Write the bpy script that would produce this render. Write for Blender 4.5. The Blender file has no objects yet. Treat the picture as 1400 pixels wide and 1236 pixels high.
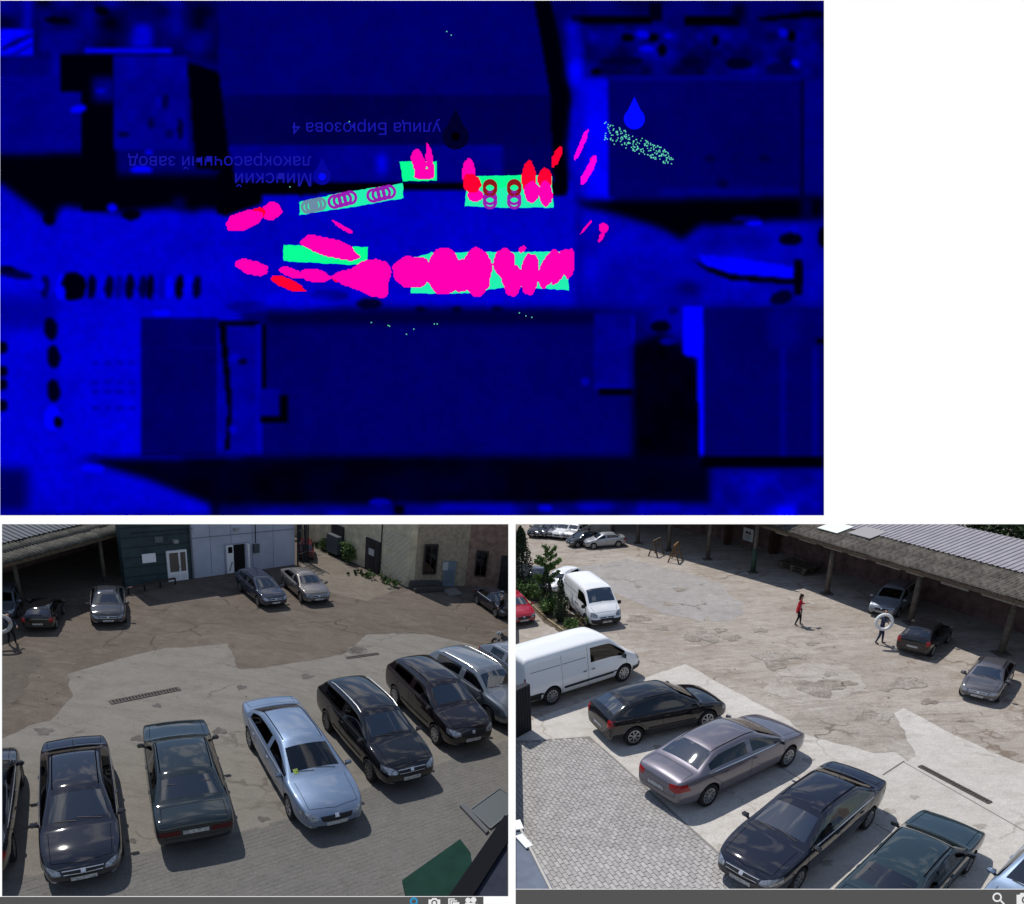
import bpy, bmesh, math, random
import numpy as np
from mathutils import Vector, Matrix, noise
from mathutils.bvhtree import BVHTree

random.seed(7)
rng = np.random.default_rng(7)
scene = bpy.context.scene
COL = scene.collection

# ------------------------------------------------------------------ camera, sky, sun, exposure
PITCH = math.radians(27.0)
CAM = Vector((0, 0, 13.0))
FPX = 950.0
PPX, PPY = 700.0, 971.0
cam_data = bpy.data.cameras.new("camera")
cam_data.sensor_width = 36.0
cam_data.lens = FPX / 1400 * 36.0
cam_data.shift_y = (971 - 618) / 1400
cam_data.clip_start = 0.05
cam_data.clip_end = 800
cam = bpy.data.objects.new("camera", cam_data)
COL.objects.link(cam)
CAM_M = Matrix.Translation(CAM) @ Matrix.Rotation(math.radians(90) - PITCH, 4, 'X')
cam.matrix_world = CAM_M
scene.camera = cam

SUN_AZ, SUN_EL = math.radians(-36), math.radians(60)     # azimuth from +y, positive to the right
sun_dir = Vector((math.sin(SUN_AZ) * math.cos(SUN_EL), math.cos(SUN_AZ) * math.cos(SUN_EL), math.sin(SUN_EL)))
sd = bpy.data.lights.new("sun", 'SUN')
sd.energy = 4.0
sd.angle = math.radians(0.53)
sd.color = (1.0, 0.955, 0.89)
sun = bpy.data.objects.new("sun", sd)
COL.objects.link(sun)
sun.rotation_euler = (-sun_dir).to_track_quat('-Z', 'Y').to_euler()

world = bpy.data.worlds.new("World")
scene.world = world
world.use_nodes = True
wn, wl = world.node_tree.nodes, world.node_tree.links
wn.clear()
w_out = wn.new('ShaderNodeOutputWorld')
w_bg = wn.new('ShaderNodeBackground')
w_sky = wn.new('ShaderNodeTexSky')
w_sky.sky_type = 'NISHITA'
w_sky.sun_disc = False
w_sky.sun_elevation = SUN_EL
w_sky.sun_rotation = SUN_AZ
w_sky.dust_density = 0.25
w_sky.ozone_density = 2.5
w_sky.altitude = 200
w_bg.inputs['Strength'].default_value = 0.115
w_tc = wn.new('ShaderNodeTexCoord')
w_map = wn.new('ShaderNodeMapping')
w_map.inputs['Scale'].default_value = (1.0, 1.0, 1.9)
w_no = wn.new('ShaderNodeTexNoise')
w_no.inputs['Scale'].default_value = 4.6
w_no.inputs['Detail'].default_value = 9
w_no.inputs['Roughness'].default_value = 0.58
w_no.inputs['Distortion'].default_value = 0.35
w_rp = wn.new('ShaderNodeValToRGB')
w_rp.color_ramp.elements[0].position = 0.52
w_rp.color_ramp.elements[0].color = (0, 0, 0, 1)
w_rp.color_ramp.elements[1].position = 0.62
w_rp.color_ramp.elements[1].color = (0.85, 0.85, 0.85, 1)
w_mix = wn.new('ShaderNodeMix')
w_mix.data_type = 'RGBA'
w_mix.inputs['B'].default_value = (8.0, 8.15, 8.7, 1)
wl.new(w_tc.outputs['Generated'], w_map.inputs['Vector'])
wl.new(w_map.outputs['Vector'], w_no.inputs['Vector'])
wl.new(w_no.outputs['Fac'], w_rp.inputs['Fac'])
wl.new(w_rp.outputs['Color'], w_mix.inputs['Factor'])
wl.new(w_sky.outputs['Color'], w_mix.inputs['A'])
wl.new(w_mix.outputs['Result'], w_bg.inputs['Color'])
wl.new(w_bg.outputs['Background'], w_out.inputs['Surface'])
vs = scene.view_settings
vs.view_transform = 'Standard'
vs.look = 'None'
vs.exposure = 0.0
vs.gamma = 1.0
vs.use_curve_mapping = False

# ------------------------------------------------------------------ the two yards: each slopes its own way
def rot_cam(pitch, roll):
    cp, sp, cr, sr = math.cos(pitch), math.sin(pitch), math.cos(roll), math.sin(roll)
    R = np.array([[1, 0, 0], [0, -sp, -cp], [0, cp, -sp]])
    return np.array([[cr, -sr, 0], [sr, cr, 0], [0, 0, 1]]) @ R

class Yard:
    """A sloping yard: local x right, y away, z up from its ground; survey points come from sightlines."""
    def __init__(self, roll_deg, h):
        self.R = rot_cam(PITCH, math.radians(roll_deg))
        self.h = h
        M = rot_cam(PITCH, 0).T @ self.R
        self.M = Matrix.Translation(CAM) @ Matrix(M.tolist()).to_4x4() @ Matrix.Translation((0, 0, -h))
    def G(self, u, v, z=0.0):
        d = self.R.T @ np.array([(u - PPX) / FPX, (v - PPY) / FPX, 1.0])
        t = (z - self.h) / d[2]
        return Vector((float(t * d[0]), float(t * d[1]), z))
    def P(self, q):
        c = self.R @ (np.array(q, float) - np.array([0, 0, self.h]))
        return PPX + FPX * c[0] / c[2], PPY + FPX * c[1] / c[2]
    def H(self, u, v, vt):
        g = self.G(u, v)
        lo, hi = 0.0, 30.0
        for _ in range(50):
            m = (lo + hi) / 2
            if self.P((g.x, g.y, m))[1] > vt: lo = m
            else: hi = m
        return lo

YL = Yard(9.0, 13.28)
YR = Yard(-3.0, 12.52)

# ------------------------------------------------------------------ materials
def srgb(r, g, b):
    f = lambda c: (c / 255 / 12.92) if c / 255 <= 0.04045 else ((c / 255 + 0.055) / 1.055) ** 2.4
    return (f(r), f(g), f(b))

MATS = {}
def mat(name, color, rough=0.6, metal=0.0, coat=0.0, vary=0.0, scale=3.0, bump=0.0, bscale=40.0, spec=0.25, color2=None, rand=0.0, detail=6.0):
    if name in MATS: return MATS[name]
    m = bpy.data.materials.new(name)
    m.use_nodes = True
    n, l = m.node_tree.nodes, m.node_tree.links
    b = n['Principled BSDF']
    b.inputs['Base Color'].default_value = (*color, 1)
    b.inputs['Roughness'].default_value = rough
    b.inputs['Metallic'].default_value = metal
    b.inputs['Coat Weight'].default_value = coat
    b.inputs['Coat Roughness'].default_value = 0.04
    b.inputs['Specular IOR Level'].default_value = spec
    if vary > 0 or color2 is not None or rand > 0:
        tc = n.new('ShaderNodeTexCoord')
        no = n.new('ShaderNodeTexNoise')
        no.inputs['Scale'].default_value = scale
        no.inputs['Detail'].default_value = detail
        no.inputs['Roughness'].default_value = 0.62
        l.new(tc.outputs['Object'], no.inputs['Vector'])
        rp = n.new('ShaderNodeValToRGB')
        rp.color_ramp.elements[0].position = 0.34
        rp.color_ramp.elements[1].position = 0.66
        c1 = color
        c2 = color2 if color2 is not None else tuple(min(1, c * (1 + vary)) for c in color)
        c0 = c1 if color2 is not None else tuple(c * (1 - vary) for c in color)
        rp.color_ramp.elements[0].color = (*c0, 1)
        rp.color_ramp.elements[1].color = (*c2, 1)
        l.new(no.outputs['Fac'], rp.inputs['Fac'])
        last = rp.outputs['Color']
        if rand > 0:
            oi = n.new('ShaderNodeObjectInfo')
            mr = n.new('ShaderNodeMapRange')
            mr.inputs['To Min'].default_value = 1 - rand
            mr.inputs['To Max'].default_value = 1 + rand
            l.new(oi.outputs['Random'], mr.inputs['Value'])
            mx = n.new('ShaderNodeVectorMath'); mx.operation = 'SCALE'
            l.new(last, mx.inputs[0]); l.new(mr.outputs['Result'], mx.inputs['Scale'])
            last = mx.outputs['Vector']
        l.new(last, b.inputs['Base Color'])
    if bump > 0:
        tc2 = n.new('ShaderNodeTexCoord')
        n2 = n.new('ShaderNodeTexNoise')
        n2.inputs['Scale'].default_value = bscale
        n2.inputs['Detail'].default_value = 5
        l.new(tc2.outputs['Object'], n2.inputs['Vector'])
        bp = n.new('ShaderNodeBump')
        bp.inputs['Strength'].default_value = bump
        bp.inputs['Distance'].default_value = 0.03
        l.new(n2.outputs['Fac'], bp.inputs['Height'])
        l.new(bp.outputs['Normal'], b.inputs['Normal'])
    MATS[name] = m
    return m

def paint(name, color, metal=0.35, rough=0.32, coat=1.0, dust=0.42):
    """car paint with a clear coat and a thin uneven film of road dust"""
    if name in MATS: return MATS[name]
    m = mat(name, color, rough, metal, coat)
    m.node_tree.nodes['Principled BSDF'].inputs['Coat Roughness'].default_value = 0.045
    m.node_tree.nodes['Principled BSDF'].inputs['Specular IOR Level'].default_value = 0.0
    m.node_tree.nodes['Principled BSDF'].inputs['Coat IOR'].default_value = 1.6
    n, l = m.node_tree.nodes, m.node_tree.links
    b = n['Principled BSDF']
    tc = n.new('ShaderNodeTexCoord')
    no = n.new('ShaderNodeTexNoise'); no.inputs['Scale'].default_value = 2.3; no.inputs['Detail'].default_value = 7
    l.new(tc.outputs['Object'], no.inputs['Vector'])
    sx = n.new('ShaderNodeSeparateXYZ'); l.new(tc.outputs['Object'], sx.inputs['Vector'])
    mr = n.new('ShaderNodeMapRange'); mr.inputs['From Min'].default_value = 0.75; mr.inputs['From Max'].default_value = 0.2
    mr.inputs['To Min'].default_value = 0.02; mr.inputs['To Max'].default_value = dust
    l.new(sx.outputs['Z'], mr.inputs['Value'])
    mu = n.new('ShaderNodeMath'); mu.operation = 'MULTIPLY'
    l.new(no.outputs['Fac'], mu.inputs[0]); l.new(mr.outputs['Result'], mu.inputs[1])
    mx = n.new('ShaderNodeMix'); mx.data_type = 'RGBA'
    mx.inputs['A'].default_value = (*color, 1)
    mx.inputs['B'].default_value = (0.16, 0.14, 0.12, 1)
    l.new(mu.outputs['Value'], mx.inputs['Factor'])
    ge = n.new('ShaderNodeNewGeometry')
    m2 = n.new('ShaderNodeMix'); m2.data_type = 'RGBA'; m2.inputs['B'].default_value = (.02, .02, .021, 1)      # inner trim on the inside of the shell
    l.new(ge.outputs['Backfacing'], m2.inputs['Factor']); l.new(mx.outputs['Result'], m2.inputs['A'])
    l.new(m2.outputs['Result'], b.inputs['Base Color'])
    rr = n.new('ShaderNodeMapRange'); rr.inputs['To Min'].default_value = rough - 0.06; rr.inputs['To Max'].default_value = rough + 0.1
    l.new(no.outputs['Fac'], rr.inputs['Value']); l.new(rr.outputs['Result'], b.inputs['Roughness'])
    return m

def glass(name, tint, ior=1.5):
    """thin window pane: mirror-like at the surface, tinted see-through behind it"""
    m = bpy.data.materials.new(name); m.use_nodes = True
    n, l = m.node_tree.nodes, m.node_tree.links; n.clear()
    o = n.new('ShaderNodeOutputMaterial'); g = n.new('ShaderNodeBsdfGlossy'); g.inputs['Roughness'].default_value = .02
    t = n.new('ShaderNodeBsdfTransparent'); t.inputs['Color'].default_value = (*tint, 1)
    f = n.new('ShaderNodeFresnel'); f.inputs['IOR'].default_value = ior
    x = n.new('ShaderNodeMixShader'); l.new(f.outputs['Fac'], x.inputs['Fac']); l.new(t.outputs['BSDF'], x.inputs[1]); l.new(g.outputs['BSDF'], x.inputs[2]); l.new(x.outputs['Shader'], o.inputs['Surface'])
    MATS[name] = m
    return m

def emit(name, color, strength=1.0):
    if name in MATS: return MATS[name]
    m = bpy.data.materials.new(name)
    m.use_nodes = True
    n, l = m.node_tree.nodes, m.node_tree.links
    n.clear()
    o = n.new('ShaderNodeOutputMaterial'); e = n.new('ShaderNodeEmission')
    e.inputs['Color'].default_value = (*color, 1)
    e.inputs['Strength'].default_value = strength
    l.new(e.outputs['Emission'], o.inputs['Surface'])
    MATS[name] = m
    return m

# ------------------------------------------------------------------ object helpers
def tag(o, label, cat, group=None, kind=None):
    if label: o['label'] = label
    if cat: o['category'] = cat
    if group: o['group'] = group
    if kind: o['kind'] = kind
    return o

def link(name, me, m=None, parent=None, M=None):
    o = bpy.data.objects.new(name, me)
    COL.objects.link(o)
    if m is not None:
        me.materials.clear(); me.materials.append(m)
    if parent is not None:
        o.parent = parent
        if M is not None: o.matrix_local = M
    elif M is not None:
        o.matrix_world = M
    return o

def thing(name, label, cat, M, group=None):
    o = bpy.data.objects.new(name, None)
    o.empty_display_size = 0.2
    COL.objects.link(o)
    o.matrix_world = M
    return tag(o, label, cat, group)

def pym(name, v, f, smooth=False):
    me = bpy.data.meshes.new(name)
    me.from_pydata([tuple(p) for p in v], [], f)
    me.update()
    if smooth: me.polygons.foreach_set('use_smooth', [True] * len(me.polygons))
    return me

class MB:
    """collects simple solids into one mesh"""
    def __init__(self): self.v, self.f = [], []
    def add(self, v, f):
        k = len(self.v); self.v += [tuple(p) for p in v]; self.f += [tuple(i + k for i in q) for q in f]; return self
    def box(self, c, s, M=None):
        x, y, z = s[0] / 2, s[1] / 2, s[2] / 2
        v = [Vector((c[0] + a * x, c[1] + b * y, c[2] + d * z)) for a in (-1, 1) for b in (-1, 1) for d in (-1, 1)]
        if M is not None: v = [M @ p for p in v]
        return self.add(v, [(0, 1, 3, 2), (4, 6, 7, 5), (0, 4, 5, 1), (2, 3, 7, 6), (0, 2, 6, 4), (1, 5, 7, 3)])
    def bar(self, a, b, w, h=None, n=4, roll=0.0, w2=None):
        a, b = Vector(a), Vector(b); d = (b - a).normalized(); h = h or w; w2 = w2 or w
        up = Vector((0, 0, 1)) if abs(d.z) < 0.95 else Vector((0, 1, 0))
        x = d.cross(up).normalized(); y = x.cross(d).normalized()
        v, f = [], []
        for p, k in ((a, 1.0), (b, w2 / w)):
            for i in range(n):
                t = 2 * math.pi * (i + 0.5) / n + roll
                r = math.sqrt(0.5) if n == 4 else 0.5
                v.append(p + x * math.cos(t) * w * r * k + y * math.sin(t) * h * r * k)
        for i in range(n): f.append((i, (i + 1) % n, n + (i + 1) % n, n + i))
        f += [tuple(range(n))[::-1], tuple(range(n, 2 * n))]
        return self.add(v, f)
    def prism(self, pts, z0, z1):
        n = len(pts)
        v = [(p[0], p[1], z0) for p in pts] + [(p[0], p[1], z1) for p in pts]
        f = [(i, (i + 1) % n, n + (i + 1) % n, n + i) for i in range(n)] + [tuple(range(n))[::-1], tuple(range(n, 2 * n))]
        return self.add(v, f)
    def mesh(self, name, smooth=False): return pym(name, self.v, self.f, smooth)
    def build(self, name, m, parent=None, M=None, smooth=False): return link(name, self.mesh(name, smooth), m, parent, M)

def bevel(o, w=0.01, seg=2):
    bm = bmesh.new(); bm.from_mesh(o.data)
    bmesh.ops.bevel(bm, geom=bm.edges[:], offset=w, segments=seg, affect='EDGES', clamp_overlap=True)
    bm.to_mesh(o.data); bm.free()
    return o

def frame_from(o, x_axis, z_axis=Vector((0, 0, 1))):
    """4x4 with local x along x_axis"""
    x = Vector(x_axis).normalized(); z = Vector(z_axis); y = z.cross(x).normalized(); z = x.cross(y).normalized()
    return Matrix(((x.x, y.x, z.x, o[0]), (x.y, y.y, z.y, o[1]), (x.z, y.z, z.z, o[2]), (0, 0, 0, 1)))

def RZ(p, a): return Matrix.Translation(Vector((p[0], p[1], p[2] if len(p) > 2 else 0))) @ Matrix.Rotation(a, 4, 'Z')

def leaf_mesh(name, pts, size, jitter=0.5, up=0.3, seed=1):
    """small bent leaf quads at the given points"""
    r = random.Random(seed); v, f = [], []
    for p in pts:
        s = size * (1 + jitter * (r.random() * 2 - 1))
        d = Vector((r.gauss(0, 1), r.gauss(0, 1), r.gauss(0, 1) + up)).normalized()
        t = d.orthogonal().normalized(); t.rotate(Matrix.Rotation(r.random() * 6.28, 3, d)); b = d.cross(t)
        k = len(v); p = Vector(p)
        v += [p - t * s, p + b * s * 0.5 + d * s * 0.15, p + t * s, p - b * s * 0.5 + d * s * 0.15]
        f.append((k, k + 1, k + 2, k + 3))
    return pym(name, v, f)
# ------------------------------------------------------------------ cars
M_GLASS = glass('tinted side glass', (.10, .11, .115), 1.75)
M_GLASS2 = glass('windshield glass', (.26, .36, .38), 2.5)  # teal tint stands in for sky reflected in the pane
M_CLEARG = glass('sky-tinted windshield glass', (.40, .54, .56), 3.4)  # teal tint and raised mirror effect stand in for reflected sky
M_MIRROR = mat('mirror glass', (.10, .11, .12), .1, .9)
M_SEAT = mat('seat cloth', (.045, .045, .05), .9, vary=.3, scale=6)
M_DASH = mat('dashboard plastic', (.03, .03, .032), .6, vary=.2)
M_TYRE = mat('tyre rubber', (0.018, 0.018, 0.019), 0.85, vary=0.3, scale=8)
M_RIM = mat('alloy rim', (0.42, 0.43, 0.45), 0.32, 0.8)
M_RIMD = mat('dark alloy rim', (0.16, 0.165, 0.175), 0.35, 0.7)
M_TRIM = mat('black plastic trim', (0.02, 0.02, 0.022), 0.55)
M_GAP = mat('shut line', (.003, .003, .0035), .95, spec=.0)
M_CHROME = mat('bright trim', (0.60, 0.61, 0.63), 0.28, 0.6, spec=.5)
M_HEAD = mat('headlamp lens', (0.26, 0.28, 0.31), 0.15, 0.5, 0.8, vary=.5, scale=9)
M_TAIL = mat('tail lamp lens', (0.30, 0.010, 0.014), 0.15, 0.0, 0.6)
M_PLATE = mat('number plate', (0.40, 0.40, 0.39), 0.5, vary=.4, scale=14)
M_INK = mat('plate ink', (0.05, 0.05, 0.05), 0.6)
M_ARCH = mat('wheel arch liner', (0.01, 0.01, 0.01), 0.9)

# y, zlow, zbelt, ztop, half width, roof half width   (metres on the base size)
STY = {
 'sedan': dict(L=4.6, W=1.8, H=1.45, rows=[
   (-2.30, .45, .78, .82, .60, .5), (-2.25, .34, .92, .96, .72, .5), (-2.08, .26, 1.0, 1.04, .81, .5), (-1.72, .22, 1.0, 1.06, .87, .55),
   (-1.62, .22, .995, 1.08, .875, .56), (-1.34, .215, .99, 1.235, .882, .563), (-1.05, .21, .98, 1.375, .89, .565), (-.92, .20, .975, 1.41, .89, .57), (-.42, .20, .96, 1.445, .90, .57), (-.05, .20, .95, 1.45, .90, .59), (.05, .20, .95, 1.45, .90, .59),
   (.24, .20, .945, 1.43, .90, .585), (.36, .20, .94, 1.40, .90, .58), (1.20, .21, .925, .985, .89, .55), (1.29, .21, .915, .955, .89, .55), (1.76, .22, .85, .90, .87, .55), (2.06, .24, .76, .80, .79, .5), (2.22, .28, .66, .69, .69, .45), (2.31, .38, .54, .56, .54, .4)],
   rear=(4, 6), wind=(12, 13), side=[(5, 9), (10, 13)], wheels=(1.42, -1.36), hl=(.57, .72), tl=(.70, .92), plate_r=.66, plate_f=.44, gr=(.52, .64)),
 'old_sedan': dict(L=4.5, W=1.7, H=1.40, rows=[
   (-2.25, .44, .74, .80, .74, .5), (-2.22, .34, .88, .93, .80, .5), (-2.05, .27, .95, .99, .835, .5), (-1.66, .24, .965, 1.01, .845, .52),
   (-1.58, .23, .96, 1.02, .845, .54), (-.92, .22, .93, 1.33, .85, .60), (-.80, .21, .925, 1.365, .85, .61), (-.38, .21, .92, 1.395, .85, .62), (-.02, .21, .915, 1.40, .85, .62), (.08, .21, .915, 1.40, .85, .62),
   (.38, .21, .91, 1.375, .85, .615), (.48, .21, .905, 1.345, .85, .61), (1.08, .22, .89, .945, .85, .6), (1.16, .22, .88, .915, .845, .6), (1.70, .23, .83, .86, .835, .6), (2.06, .25, .77, .79, .81, .5), (2.22, .30, .69, .71, .76, .5), (2.27, .40, .60, .62, .70, .5)],
   rear=(4, 5), wind=(11, 12), side=[(5, 8), (9, 12)], wheels=(1.36, -1.28), hl=(.56, .68), tl=(.64, .78), plate_r=.71, plate_f=.42, gr=(.56, .66)),
 'hatch': dict(L=4.1, W=1.74, H=1.46, rows=[
   (-2.05, .42, .74, .80, .72, .5), (-2.02, .34, .92, .97, .79, .55), (-1.96, .28, 1.0, 1.05, .82, .56), (-1.90, .26, 1.005, 1.10, .83, .56), (-1.40, .23, .995, 1.35, .85, .57), (-1.24, .22, .99, 1.395, .855, .575), (-.80, .21, .975, 1.445, .865, .585), (-.35, .20, .96, 1.46, .87, .59), (-.26, .20, .955, 1.46, .87, .59),
   (.16, .20, .945, 1.44, .87, .585), (.28, .20, .94, 1.41, .87, .58), (1.02, .21, .925, .99, .865, .56), (1.11, .21, .915, .955, .86, .56), (1.55, .22, .85, .89, .84, .55), (1.85, .25, .755, .79, .79, .5), (2.0, .29, .65, .68, .71, .45), (2.06, .39, .54, .56, .60, .4)],
   rear=(3, 4), wind=(10, 11), side=[(5, 7), (8, 11)], wheels=(1.27, -1.24), hl=(.57, .73), tl=(.74, 1.0), plate_r=.60, plate_f=.42, gr=(.52, .64)),
 'suv': dict(L=4.4, W=1.85, H=1.58, rows=[
   (-2.20, .46, .82, .88, .74, .5), (-2.17, .37, 1.0, 1.05, .82, .58), (-2.11, .31, 1.08, 1.14, .855, .6), (-2.06, .29, 1.085, 1.18, .865, .6), (-1.80, .26, 1.08, 1.46, .885, .61), (-1.68, .25, 1.075, 1.505, .89, .615), (-.95, .24, 1.05, 1.56, .915, .63), (-.40, .23, 1.04, 1.58, .925, .635), (-.31, .23, 1.035, 1.58, .925, .635),
   (.22, .23, 1.03, 1.555, .925, .63), (.34, .23, 1.025, 1.525, .92, .625), (1.14, .24, 1.01, 1.075, .91, .6), (1.23, .24, 1.0, 1.045, .905, .6), (1.68, .25, .94, .98, .885, .58), (1.98, .28, .85, .88, .83, .52), (2.14, .33, .73, .76, .75, .48), (2.21, .43, .60, .62, .63, .42)],
   rear=(3, 4), wind=(10, 11), side=[(5, 7), (8, 11)], wheels=(1.35, -1.32), hl=(.66, .82), tl=(.82, 1.06), plate_r=.66, plate_f=.48, gr=(.58, .73)),
 'wagon': dict(L=4.7, W=1.82, H=1.50, rows=[
   (-2.35, .45, .78, .84, .72, .5), (-2.32, .36, .94, 1.0, .80, .56), (-2.26, .29, 1.02, 1.07, .84, .58), (-2.20, .27, 1.025, 1.11, .85, .58), (-1.88, .24, 1.02, 1.39, .87, .59), (-1.75, .23, 1.01, 1.43, .88, .595), (-.95, .21, .985, 1.49, .90, .61), (-.22, .20, .97, 1.50, .91, .615), (-.12, .20, .965, 1.50, .91, .615),
   (.34, .20, .955, 1.475, .91, .61), (.44, .20, .95, 1.445, .91, .605), (1.16, .21, .93, 1.0, .90, .58), (1.25, .21, .92, .965, .895, .58), (1.78, .22, .86, .91, .875, .56), (2.12, .25, .77, .80, .82, .5), (2.29, .30, .66, .69, .74, .46), (2.36, .40, .55, .57, .62, .4)],
   rear=(3, 4), wind=(10, 11), side=[(5, 7), (8, 11)], wheels=(1.42, -1.38), hl=(.58, .73), tl=(.76, 1.0), plate_r=.64, plate_f=.44, gr=(.52, .65)),
 'van': dict(L=4.8, W=1.9, H=1.95, rows=[
   (-2.40, .42, 1.00, 1.75, .86, .76), (-2.37, .34, 1.02, 1.86, .90, .78), (-2.30, .30, 1.03, 1.92, .925, .79), (-2.2, .28, 1.03, 1.935, .935, .79), (-1.0, .26, 1.03, 1.95, .95, .80), (.0, .25, 1.03, 1.95, .95, .80), (.10, .25, 1.03, 1.95, .95, .80), (.42, .25, 1.03, 1.945, .95, .80), (.86, .25, 1.03, 1.92, .95, .79), (.98, .25, 1.03, 1.885, .95, .785), (1.16, .25, 1.03, 1.74, .945, .765),
   (1.66, .25, 1.02, 1.22, .94, .72), (1.74, .25, 1.01, 1.17, .935, .71), (2.06, .26, .95, 1.02, .90, .68), (2.26, .28, .82, .86, .84, .6), (2.37, .32, .66, .69, .76, .5), (2.42, .42, .55, .57, .66, .45)],
   rear=None, wind=(9, 11), side=[(6, 11)], wheels=(1.55, -1.42), hl=(.70, .92), tl=(.8, 1.25), plate_r=.6, plate_f=.45, gr=(.60, .70)),
 'minivan': dict(L=4.4, W=1.8, H=1.68, rows=[
   (-2.20, .44, .82, .90, .74, .5), (-2.17, .35, 1.0, 1.06, .82, .6), (-2.11, .29, 1.06, 1.13, .85, .62), (-2.06, .27, 1.06, 1.18, .855, .62), (-1.86, .24, 1.05, 1.55, .875, .63), (-1.75, .23, 1.04, 1.60, .88, .635), (-.95, .22, 1.02, 1.66, .895, .65), (-.22, .21, 1.01, 1.68, .90, .655), (-.12, .21, 1.0, 1.68, .90, .655),
   (.30, .21, .99, 1.65, .90, .65), (.42, .21, .985, 1.61, .90, .64), (1.30, .22, .96, 1.04, .89, .6), (1.38, .22, .95, 1.0, .885, .6), (1.78, .23, .88, .93, .86, .58), (2.04, .26, .77, .81, .80, .52), (2.16, .31, .66, .69, .72, .48), (2.21, .41, .55, .57, .62, .42)],
   rear=(3, 4), wind=(10, 11), side=[(5, 7), (8, 11)], wheels=(1.40, -1.34), hl=(.60, .78), tl=(.85, 1.3), plate_r=.66, plate_f=.44, gr=(.54, .66)),
}

def sub_mesh(me, mask, name):
    polys = [p for p in me.polygons if mask(p)]
    idx, v, f = {}, [], []
    for p in polys:
        q = []
        for i in p.vertices:
            if i not in idx:
                idx[i] = len(v); v.append(me.vertices[i].co.copy())
            q.append(idx[i])
        f.append(q)
    return v, f

RIM_CACHE = {}
def wheel_meshes(r, w, nsp, dark):
    key = (round(r, 3), nsp, dark)
    if key in RIM_CACHE: return RIM_CACHE[key]
    prof = [(.62, -.5), (.86, -.5), (.96, -.42), (1.0, -.2), (1.0, .2), (.96, .42), (.86, .5), (.68, .46), (.64, .40), (.62, .1)]
    n = 28
    v = [(b * w, a * r * math.cos(2 * math.pi * k / n), a * r * math.sin(2 * math.pi * k / n)) for k in range(n) for a, b in prof]
    m = len(prof)
    f = [(k * m + j, k * m + (j + 1) % m, ((k + 1) % n) * m + (j + 1) % m, ((k + 1) % n) * m + j) for k in range(n) for j in range(m)]
    ty = pym('tyre', v, f, True)
    mb = MB()
    # dished barrel, outer lip, spokes, hub
    def ring(r0, x0, r1, x1):
        vv = []
        for k in range(n):
            c, s = math.cos(2 * math.pi * k / n), math.sin(2 * math.pi * k / n)
            vv += [(x0 * w, r0 * r * c, r0 * r * s), (x1 * w, r1 * r * c, r1 * r * s)]
        mb.add(vv, [(2 * k, 2 * k + 1, 2 * ((k + 1) % n) + 1, 2 * ((k + 1) % n)) for k in range(n)])
    ring(.67, .43, .58, .43); ring(.67, .43, .66, .2); ring(.58, .43, .57, .1)
    for k in range(nsp):
        t = 2 * math.pi * k / nsp
        for dt in (-0.09, 0.09):
            a = Vector((.36 * w, .08 * r * math.cos(t), .08 * r * math.sin(t)))
            b = Vector((.40 * w, .60 * r * math.cos(t + dt), .60 * r * math.sin(t + dt)))
            mb.bar(a, b, .075 * r, .06 * r)
    vv = [(.42 * w, 0, 0)] + [(.40 * w, .15 * r * math.cos(2 * math.pi * k / 10), .15 * r * math.sin(2 * math.pi * k / 10)) for k in range(10)]
    mb.add(vv, [(0, k + 1, (k + 1) % 10 + 1) for k in range(10)])
    rim = mb.mesh('rim')
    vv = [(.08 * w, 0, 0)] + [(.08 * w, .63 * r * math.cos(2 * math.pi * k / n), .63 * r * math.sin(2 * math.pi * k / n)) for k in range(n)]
    disc = pym('wheel_backing', vv, [(0, k + 1, (k + 1) % n + 1) for k in range(n)])  # near-black backing disc paints the darkness behind the spokes
    RIM_CACHE[key] = (ty, rim, disc)
    return RIM_CACHE[key]

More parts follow.
